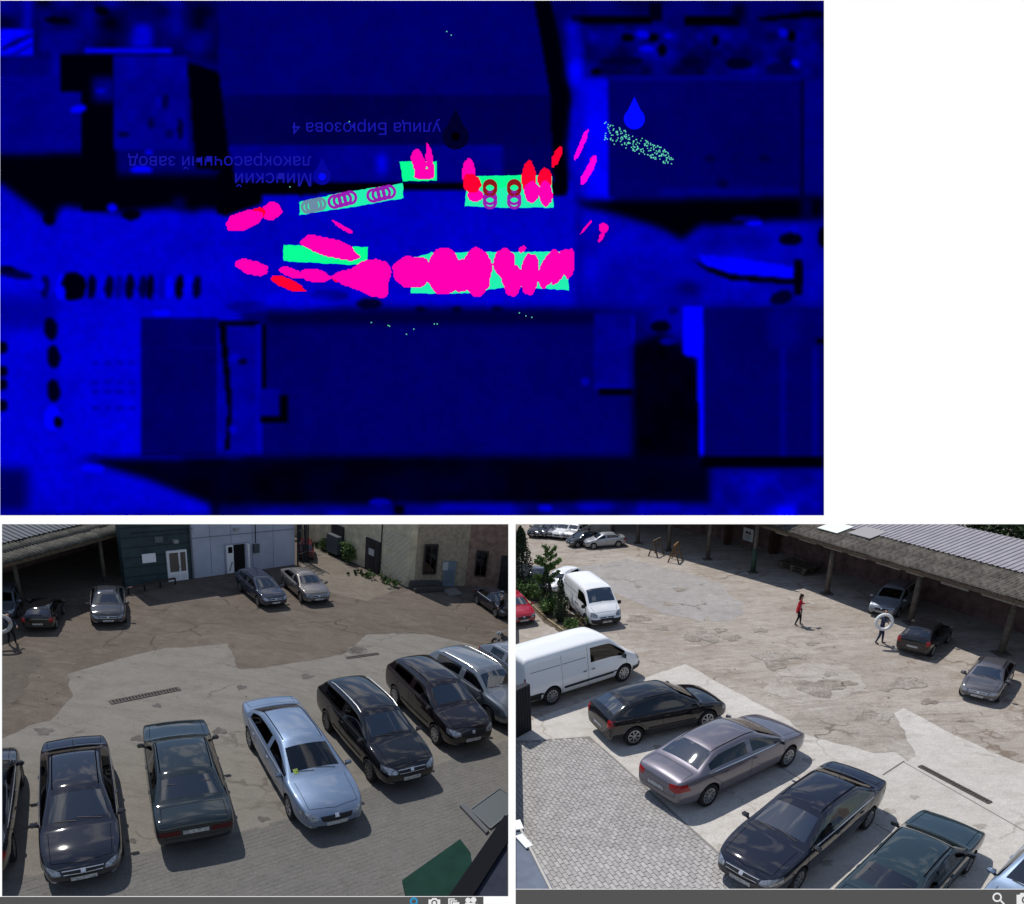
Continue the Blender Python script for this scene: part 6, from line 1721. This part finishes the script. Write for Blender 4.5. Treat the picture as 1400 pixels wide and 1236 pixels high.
# plank leaning near the silver minivan
lp = thing('leaning_board', 'narrow board frame leaning behind the silver minivan in the shed', 'board', YR.M)
q = GR(1200, 815) + h_in * 1.2
MB().bar(q, q + Vector((.35, .3, 1.5)), .12, .04).bar(q + ex * .5, q + ex * .5 + Vector((.35, .3, 1.5)), .12, .04).build('board', M_TIMBER, lp)
MB().bar(q + Vector((.33, .28, 1.45)), q + ex * .5 + Vector((.33, .28, 1.45)), .1, .04).build('rail', M_TIMBER, lp)

# far yard: boundary wall behind the row of cars, dark trees over the roof
fw = thing('boundary_wall', 'pale rendered wall beyond the far row of parked cars', 'wall', YR.M)
A, B = GR(812, 722), GR(690, 700)
d = (B - A).normalized(); n = Vector((-d.y, d.x, 0)) * .3
MB().prism([A + d * -2, B, B + n, A + d * -2 + n], -.3, 2.2).build('wall', mat('pale far render', (.30, .27, .23), .9, vary=.2), fw)

def tree(Y, name, label, p, th, tr, cr, ch, n, size, m, seed, group=None, cat='tree', sq=1.0):
    r = random.Random(seed); root = thing(name, label, cat, Y.M @ Matrix.Translation(p), group)
    mb = MB(); mb.bar((0, 0, 0), (r.uniform(-.1, .1), r.uniform(-.1, .1), th + ch * .5), tr * 2, n=9, w2=tr * .7)
    for k in range(9):
        z = th + ch * r.uniform(0, .6); a = r.random() * 6.28; mb.bar((0, 0, z - .2), (cr * .75 * math.cos(a), cr * .75 * math.sin(a), z + ch * .25), tr * .8, n=6, w2=tr * .2)
    mb.build('trunk', M_STEM, root, None, True)
    cl = []
    for _ in range(44):
        a = r.random() * 6.28; z = r.random(); rr = cr * (1 - abs(2 * z - 1) ** 2.2) ** .5 * r.uniform(.45, 1)
        cl.append((Vector((rr * math.cos(a), rr * math.sin(a) * sq, th + ch * z)), cr * r.uniform(.14, .30)))
    pts = []
    while len(pts) < n:
        c, s = r.choice(cl); pts.append(c + Vector((r.gauss(0, s * .6), r.gauss(0, s * .6), r.gauss(0, s * .5))))
    link('crown', leaf_mesh('crown', pts, size, seed=seed), m, root)
    return root
M_TREE = mat('dark tree leaf', (.03, .05, .016), .6, vary=.45, scale=.8)
for k, (u, v, zz, cr) in enumerate(((1325, 742, 4.0, 2.6), (1375, 752, 4.2, 2.4), (1425, 765, 4.0, 3.0), (1290, 730, 4.0, 2.6))):
    p = GR(u, v, 2.6); p.z = 0
    tree(YR, 'broadleaf_tree', ('dark leafy tree over the shed ridge, left of the others', 'dark leafy tree over the shed ridge in the top right corner', 'dark leafy tree over the shed ridge cut by the right edge', 'dark leafy tree over the shed ridge barely showing its top')[k], p, 1.0, .16, cr, 3.9, 3200, .13, M_TREE, 30 + k, 'trees behind the shed')

# planted bed on the left: thuja, climber on a frame, shrubs, kerb
bed = sheet('planting_bed', YR, [(690, 802), (728, 806), (748, 812), (768, 835), (795, 845), (812, 862), (770, 868), (742, 850), (725, 828), (690, 815)], .02, ground_mat('bed soil', (.10, .08, .055), (.15, .12, .085), (.05, .04, .03), 1.2, .8), .04, 12)
kb = thing('bed_kerb', 'narrow ochre kerb along the planted bed', 'kerb', YR.M)
kp = [GR(u, v) for u, v in ((690, 800), (722, 824), (748, 848), (775, 868))]
for a, b in zip(kp, kp[1:]):
    n_k = max(2, int((b - a).length / .9))
    for j in range(n_k): MB().bar(a.lerp(b, (j + .03) / n_k) + Vector((0, 0, .06)), a.lerp(b, (j + .97) / n_k) + Vector((0, 0, .06)), .10, .13).build('kerb_stone', mat('ochre kerb stone', (.26, .21, .13), .85, vary=.2, rand=.15), kb)
def conifer(Y, label, p, h, rad, n, size, m, seed):
    r = random.Random(seed); root = thing('thuja', label, 'conifer', Y.M @ Matrix.Translation(p), 'columnar conifers in the bed')
    MB().bar((0, 0, 0), (0, 0, h * .9), .12, n=8, w2=.03).build('trunk', M_STEM, root, None, True)
    pts = []
    lob = [(r.random() * 6.28, r.random(), r.uniform(.75, 1.15)) for _ in range(50)]
    for _ in range(n):
        a, z, k = r.choice(lob); a += r.gauss(0, .35); z = min(1, max(0, z + r.gauss(0, .06)))
        prof = (min(1, z * 5 + .35)) * (1 - z) ** .55
        rr = rad * prof * k * r.uniform(.55, 1.05); pts.append((rr * math.cos(a), rr * math.sin(a), .05 + h * z))
    link('crown', leaf_mesh('crown', pts, size, up=1.2, seed=seed), m, root)
M_THUJA = mat('thuja green', (.028, .045, .02), .7, vary=.4, scale=2.5)
M_CLIMB = mat('climber green', (.085, .15, .035), .55, vary=.4, scale=2)
conifer(YR, 'tall dark columnar conifer at the left edge of the right view', GR(715, 806), 3.7, .80, 6500, .06, M_THUJA, 41)
conifer(YR, 'shorter dark columnar conifer beside the white van nose', GR(767, 850), 2.3, .42, 2600, .05, M_THUJA, 42)
conifer(YR, 'dark columnar conifer under the light green climber', GR(748, 838), 2.4, .42, 2600, .05, M_THUJA, 43)
# loose climber on a stake above the conifers
def climber(Y, label, p, h, n, seed):
    r = random.Random(seed); root = thing('climbing_plant', label, 'plant', Y.M @ Matrix.Translation(p))
    mb = MB(); mb.bar((0, 0, 0), (0, 0, h * .98), .05, n=6, w2=.02); cl = [(Vector((r.gauss(0, .06), r.gauss(0, .06), z * h)), .09) for z in (.5, .6, .7, .8, .88, .95, 1.0)]
    for k in range(16):
        z = h * r.uniform(.35, .85); a = r.uniform(-.6, .6) if k % 3 else r.uniform(2.5, 3.8); l = r.uniform(.25, .75)
        e = Vector((l * math.cos(a), l * math.sin(a) * .5, z + l * r.uniform(.2, 1.0))); mb.bar((0, 0, z), e, .03, n=5, w2=.01)
        for t in (.4, .6, .8, 1.0): cl.append((Vector((0, 0, z)).lerp(e, t), .06))
    mb.build('stem', M_STEM, root); pts = []
    for _ in range(n): c, s = r.choice(cl); pts.append(c + Vector((r.gauss(0, s * .7), r.gauss(0, s * .7), r.gauss(0, s * .7))))
    link('foliage', leaf_mesh('foliage', pts, .085, seed=seed), M_CLIMB, root)
climber(YR, 'light green climbing plant rising above the dark conifers by the white van', GR(748, 834), 3.5, 2600, 44)
shrub(YR, 'shrub', 'green shrub at the bed end before the white van bumper', GR(786, 862), .75, .55, 1300, .055, M_CLIMB, 45, ry=.5)
shrub(YR, 'shrub', 'bushy green shrub at the foot of the tall conifer', GR(728, 812), .5, 1.0, 900, .055, M_CLIMB, 46)
shrub(YR, 'shrub', 'brownish low shrub right of the conifers by the van wheel', GR(796, 852), .5, .45, 600, .05, mat('brownish leaf', (.09, .075, .035), .7, vary=.4), 47)
shrub(YR, 'shrub', 'light green shrub between the tall conifer and the climber', GR(736, 822), .4, .7, 700, .05, M_CLIMB, 48)

shrub(YR, 'shrub', 'dense green shrub filling the bed between kerb and white van side', GR(757, 838), .8, .9, 1800, .06, M_CLIMB, 49, ry=.6)
shrub(YR, 'shrub', 'dense green shrub low in the bed beside the red car', GR(722, 818), .7, .9, 1500, .06, M_CLIMB, 50, ry=.6)
# dark ribbed cabin corner and near roof with white flashing at the left
cb = thing('ribbed_cabin', 'dark ribbed metal cabin corner at the left edge of the right view', 'cabin', YR.M)
A, B = GR(727, 998), GR(690, 1018)
d = (B - A).normalized(); n = Vector((-d.y, d.x, 0)); n = n if n.y > 0 else -n
wl_ = (B - A).length
MB().prism([A, B, B + n * .25, A + n * .25], 0, 1.9).build('wall', mat('black ribbed metal', (.022, .022, .028), .5, .3), cb)
for k in range(int(wl_ / .14)):
    p = A + d * (.07 + .14 * k); MB().bar(p - n * .015 + Vector((0, 0, .02)), p - n * .015 + Vector((0, 0, 1.88)), .05, .03).build('rib', mat('black metal rib', (.03, .03, .037), .45, .3), cb)
nr = thing('entrance_roof', 'blue grey entrance roof corner at the bottom left of the right view', 'roof', YR.M)
z = 2.8
P = [YR.G(u, v, z) for u, v in ((706, 1124), (722, 1150), (760, 1222), (775, 1262), (706, 1262))]
MB().prism(P, z - .1, z).build('roof_deck', mat('blue grey roof felt', (.11, .13, .175), .7, vary=.2, scale=2, bump=.2), nr)
MB().bar(P[0] + Vector((0, 0, .02)), P[3] + Vector((0, 0, .02)), .05, .08).build('edge_trim', mat('pale edge trim', (.42, .40, .36), .6), nr)
for (u0, v0), (u1, v1) in (((709, 1142), (724, 1158)), ((706, 1122), (711, 1134))):
    a, b = YR.G(u0, v0, z + .05), YR.G(u1, v1, z + .05); MB().bar(a, b, .18, .03).build('flashing', mat('white flashing', (.75, .76, .74), .5), nr)
MB().bar((P[4].x + .3, P[4].y + .3, 0), (P[4].x + .3, P[4].y + .3, z - .1), .12, n=8).build('post', M_TRIM, nr)
grate(YR, (1258, 1048), (1353, 1098), .17, 'long rusty drain grate in the pale concrete of the right yard', 26)

# ---- vehicles of the right yard
GCR = 'vehicles parked in the right yard'
P_NAVYR = paint('deep navy paint', (.011, .013, .024), .0, .5)
P_TEALR = paint('bright teal grey paint', (.020, .036, .046), .0, .5)
P_MAUVE = paint('mauve grey metallic', (.15, .14, .168), .5, .36)
P_BLKR = paint('black lacquer', (.008, .0085, .011), .0, .5)
P_WVAN = paint('white van paint', (.74, .75, .76), .0, .35, dust=.75)
P_SILR = paint('silver metallic', (.36, .37, .39), .4, .4)
P_SILBR = paint('silver blue metallic', (.22, .24, .28), .35, .4)
P_GREYR = paint('graphite metallic', (.085, .085, .10), .35, .4)
P_RED = paint('crimson paint', (.34, .012, .03), .0, .45)
car('hatchback_car', 'black five-door hatchback beside the mauve grey sedan in the right view', 'car', YR, (5.365, 22.67), .322, 'hatch', 4.9, 1.98, 1.65, P_BLKR, GCR, 7, wind_mat=M_CLEARG)
car('sedan_car', 'mauve grey sedan with its tail towards the pavement', 'car', YR, (6.83, 19.257), .559, 'sedan', 6.15, 2.13, 1.72, P_MAUVE, GCR, 9, wind_mat=M_CLEARG)
car('sedan_car', 'navy sedan with roof aerial at the bottom of the right view', 'car', YR, (7.936, 15.516), -2.463, 'sedan', 6.2, 1.98, 1.58, P_NAVYR, GCR, 8, chrome=True, bars=1, antenna=True, wind_mat=M_CLEARG)
car('sedan_car', 'old teal grey sedan cut by the bottom edge of the right view', 'car', YR, (9.75, 13.45), .69, 'old_sedan', 5.6, 1.72, 1.40, P_TEALR, GCR, 6)
car('sedan_car', 'light blue car showing one corner at the lower right edge', 'car', YR, GR(1432, 1232), -2.5, 'sedan', 5.8, 1.9, 1.5, paint('pale blue metallic', (.26, .34, .47), .5, .3), GCR, 7)
car('panel_van', 'long white panel van with black side strips at the left of the right view', 'van', YR, (2.627, 26.626), .529, 'van', 5.9, 2.15, 2.20, P_WVAN, GCR, 9, box_seams=True)
car('panel_van', 'white van facing us beside the planted bed', 'van', YR, (4.511, 35.184), -1.347, 'van', 4.5, 1.80, 1.84, P_WVAN, GCR, 9, wind_mat=M_CLEARG, chrome=True)
car('hatchback_car', 'red car at the left edge behind the kerb of the planted bed', 'car', YR, (.40, 35.64), -1.29, 'hatch', 3.5, 1.48, 1.24, P_RED, GCR, 8, wind_mat=M_CLEARG)
car('sedan_car', 'graphite sedan facing us near the right edge before the shed', 'car', YR, (18.623, 24.29), -2.335, 'sedan', 3.32, 1.36, 1.10, P_GREYR, GCR, 8, chrome=True, bars=2, wind_mat=M_CLEARG)
car('hatchback_car', 'small black hatchback with red tail lamps beside the round post', 'car', YR, (18.652, 28.764), .744, 'hatch', 3.25, 1.44, 1.22, P_BLKR, GCR, 7)
car('minivan_car', 'silver blue minivan parked under the right shed', 'car', YR, (19.75, 33.75), -2.35, 'minivan', 3.45, 1.42, 1.32, P_SILBR, GCR, 7)
car('sedan_car', 'silver sedan at the near end of the far row', 'car', YR, (7.25, 49.73), -3.03, 'sedan', 3.0, 1.22, .98, P_SILR, GCR, 8)
car('hatchback_car', 'dark hatchback right behind the silver sedan in the far row', 'car', YR, (5.85, 50.5), -2.75, 'hatch', 2.5, 1.12, .95, P_BLKR, GCR, 7)
far_row = ((741, 731, 'black', P_BLKR, 'hatch', 'black car at the far left end of the far row'), (752, 731, 'navy', P_NAVYR, 'sedan', 'dark navy car second from the far left end of the far row'), (764, 732, 'dark', P_GREYR, 'hatch', 'graphite car third from the far left end of the far row'), (775, 733, 'white', P_WVAN, 'sedan', 'white car in the middle of the far row'), (788, 734, 'silver', P_SILR, 'sedan', 'silver car between the white car and the dark hatchback of the far row'))
for u, v, nm, pm_, st, lab in far_row:
    p = GR(u, v)
    car('parked_car', lab, 'car', YR, p, -2.2, st, 3.0 if st == 'sedan' else 2.8, 1.22, 1.02, pm_, GCR, 7)
car('parked_car', 'white car half hidden behind the climbing plant and the white van', 'car', YR, GR(768, 803), -2.2, 'wagon', 3.1, 1.35, 1.05, P_WVAN, GCR, 7)
car('parked_car', 'dark blue car half hidden behind the conifers', 'car', YR, GR(736, 802), -1.7, 'sedan', 3.2, 1.35, 1.12, P_NAVYR, GCR, 7)
# people of the right yard
wp = GR(1090, 855)
person(YR, wp, -.35, 1.58, 'person in red cardigan and black shorts walking alone', M_WHC, M_BLKC, M_SHOE, M_HAIRD, dict(WALK, lelbow=(.10, .24, 1.16), lwrist=(.30, .20, 1.22), lpalm=(.37, .19, 1.24)), coat=M_REDC, long_hair=True, skirt=M_BLKC)
mp = GR(1201, 880)
person(YR, mp, -.6, 1.62, 'person in dark clothes holding a white ring by the small black hatchback', M_NAVYC, M_NAVYC, M_SHOE, M_HAIRD, CARRY)
ring_tube(YR, mp + Vector((-.17, -.40, 1.20)), (-.25, -1, .15), .33, .068, 'white ring held up in the middle of the right yard')
o = MB().box((0, 0, 0), (.30, .22, .02)).build('paper_sheet', M_WHC, None, YR.M @ Matrix.Translation(wp + Vector((.52, -.02, 1.13))) @ Matrix.Rotation(.4, 4, 'Y'))
tag(o, 'white paper held out by the person in the red cardigan', 'paper')

# ------------------------------------------------------------------ the yards meet at a low partition; nothing reaches through it
bpy.context.view_layer.update()
def cut_side(o, keep):
    me = o.data
    if not me.vertices: return
    Mw = o.matrix_world
    xs_ = [(Mw @ v.co).x * keep for v in me.vertices]
    if min(xs_) > .02: return
    if max(xs_) <= .02:
        for c in list(o.children): bpy.data.objects.remove(c)
        bpy.data.objects.remove(o); return
    me = me.copy(); o.data = me
    bm = bmesh.new(); bm.from_mesh(me)
    Mi = Mw.inverted(); co = Mi @ Vector((.025 * keep, 0, 0)); no = (Mw.to_3x3().transposed() @ Vector((keep, 0, 0))).normalized()
    bmesh.ops.bisect_plane(bm, geom=bm.verts[:] + bm.edges[:] + bm.faces[:], plane_co=co, plane_no=no, clear_inner=True)
    ed = [e for e in bm.edges if e.is_boundary and all(abs((Mw @ v.co).x - .025 * keep) < 1e-3 for v in e.verts)]
    if ed and len(bm.faces) > 2 and not o.name.startswith(('crown', 'foliage')):
        try: bmesh.ops.holes_fill(bm, edges=ed, sides=0)
        except Exception: pass
    bm.to_mesh(me); bm.free()
RIGHT_TOPS = [o for o in COL.objects if o.parent is None and o not in (board, amap, tl, tr) and o not in LEFT_TOPS and o.type in ("MESH", "EMPTY")]
SIDE = {**{o: -1 for o in LEFT_TOPS}, **{o: 1 for o in RIGHT_TOPS}}
BOARD_OBJS = {board, amap, tl, tr}
def top(o):
    while o.parent: o = o.parent
    return o
for o in [x for x in COL.objects if x.type == 'MESH']:
    try: nm = o.name
    except ReferenceError: continue
    t = top(o)
    if t in BOARD_OBJS: continue
    yd = SIDE.get(t)
    if yd: cut_side(o, yd)
pw_ = thing('partition_wall', 'thin low grey partition wall dividing the two yards, seen edge on', 'wall', Matrix.Identity(4))
MB().box((0, 31, -1.2), (.036, 54, 5.4)).build('wall', mat('partition concrete', (.20, .19, .18), .9, vary=.2), pw_)
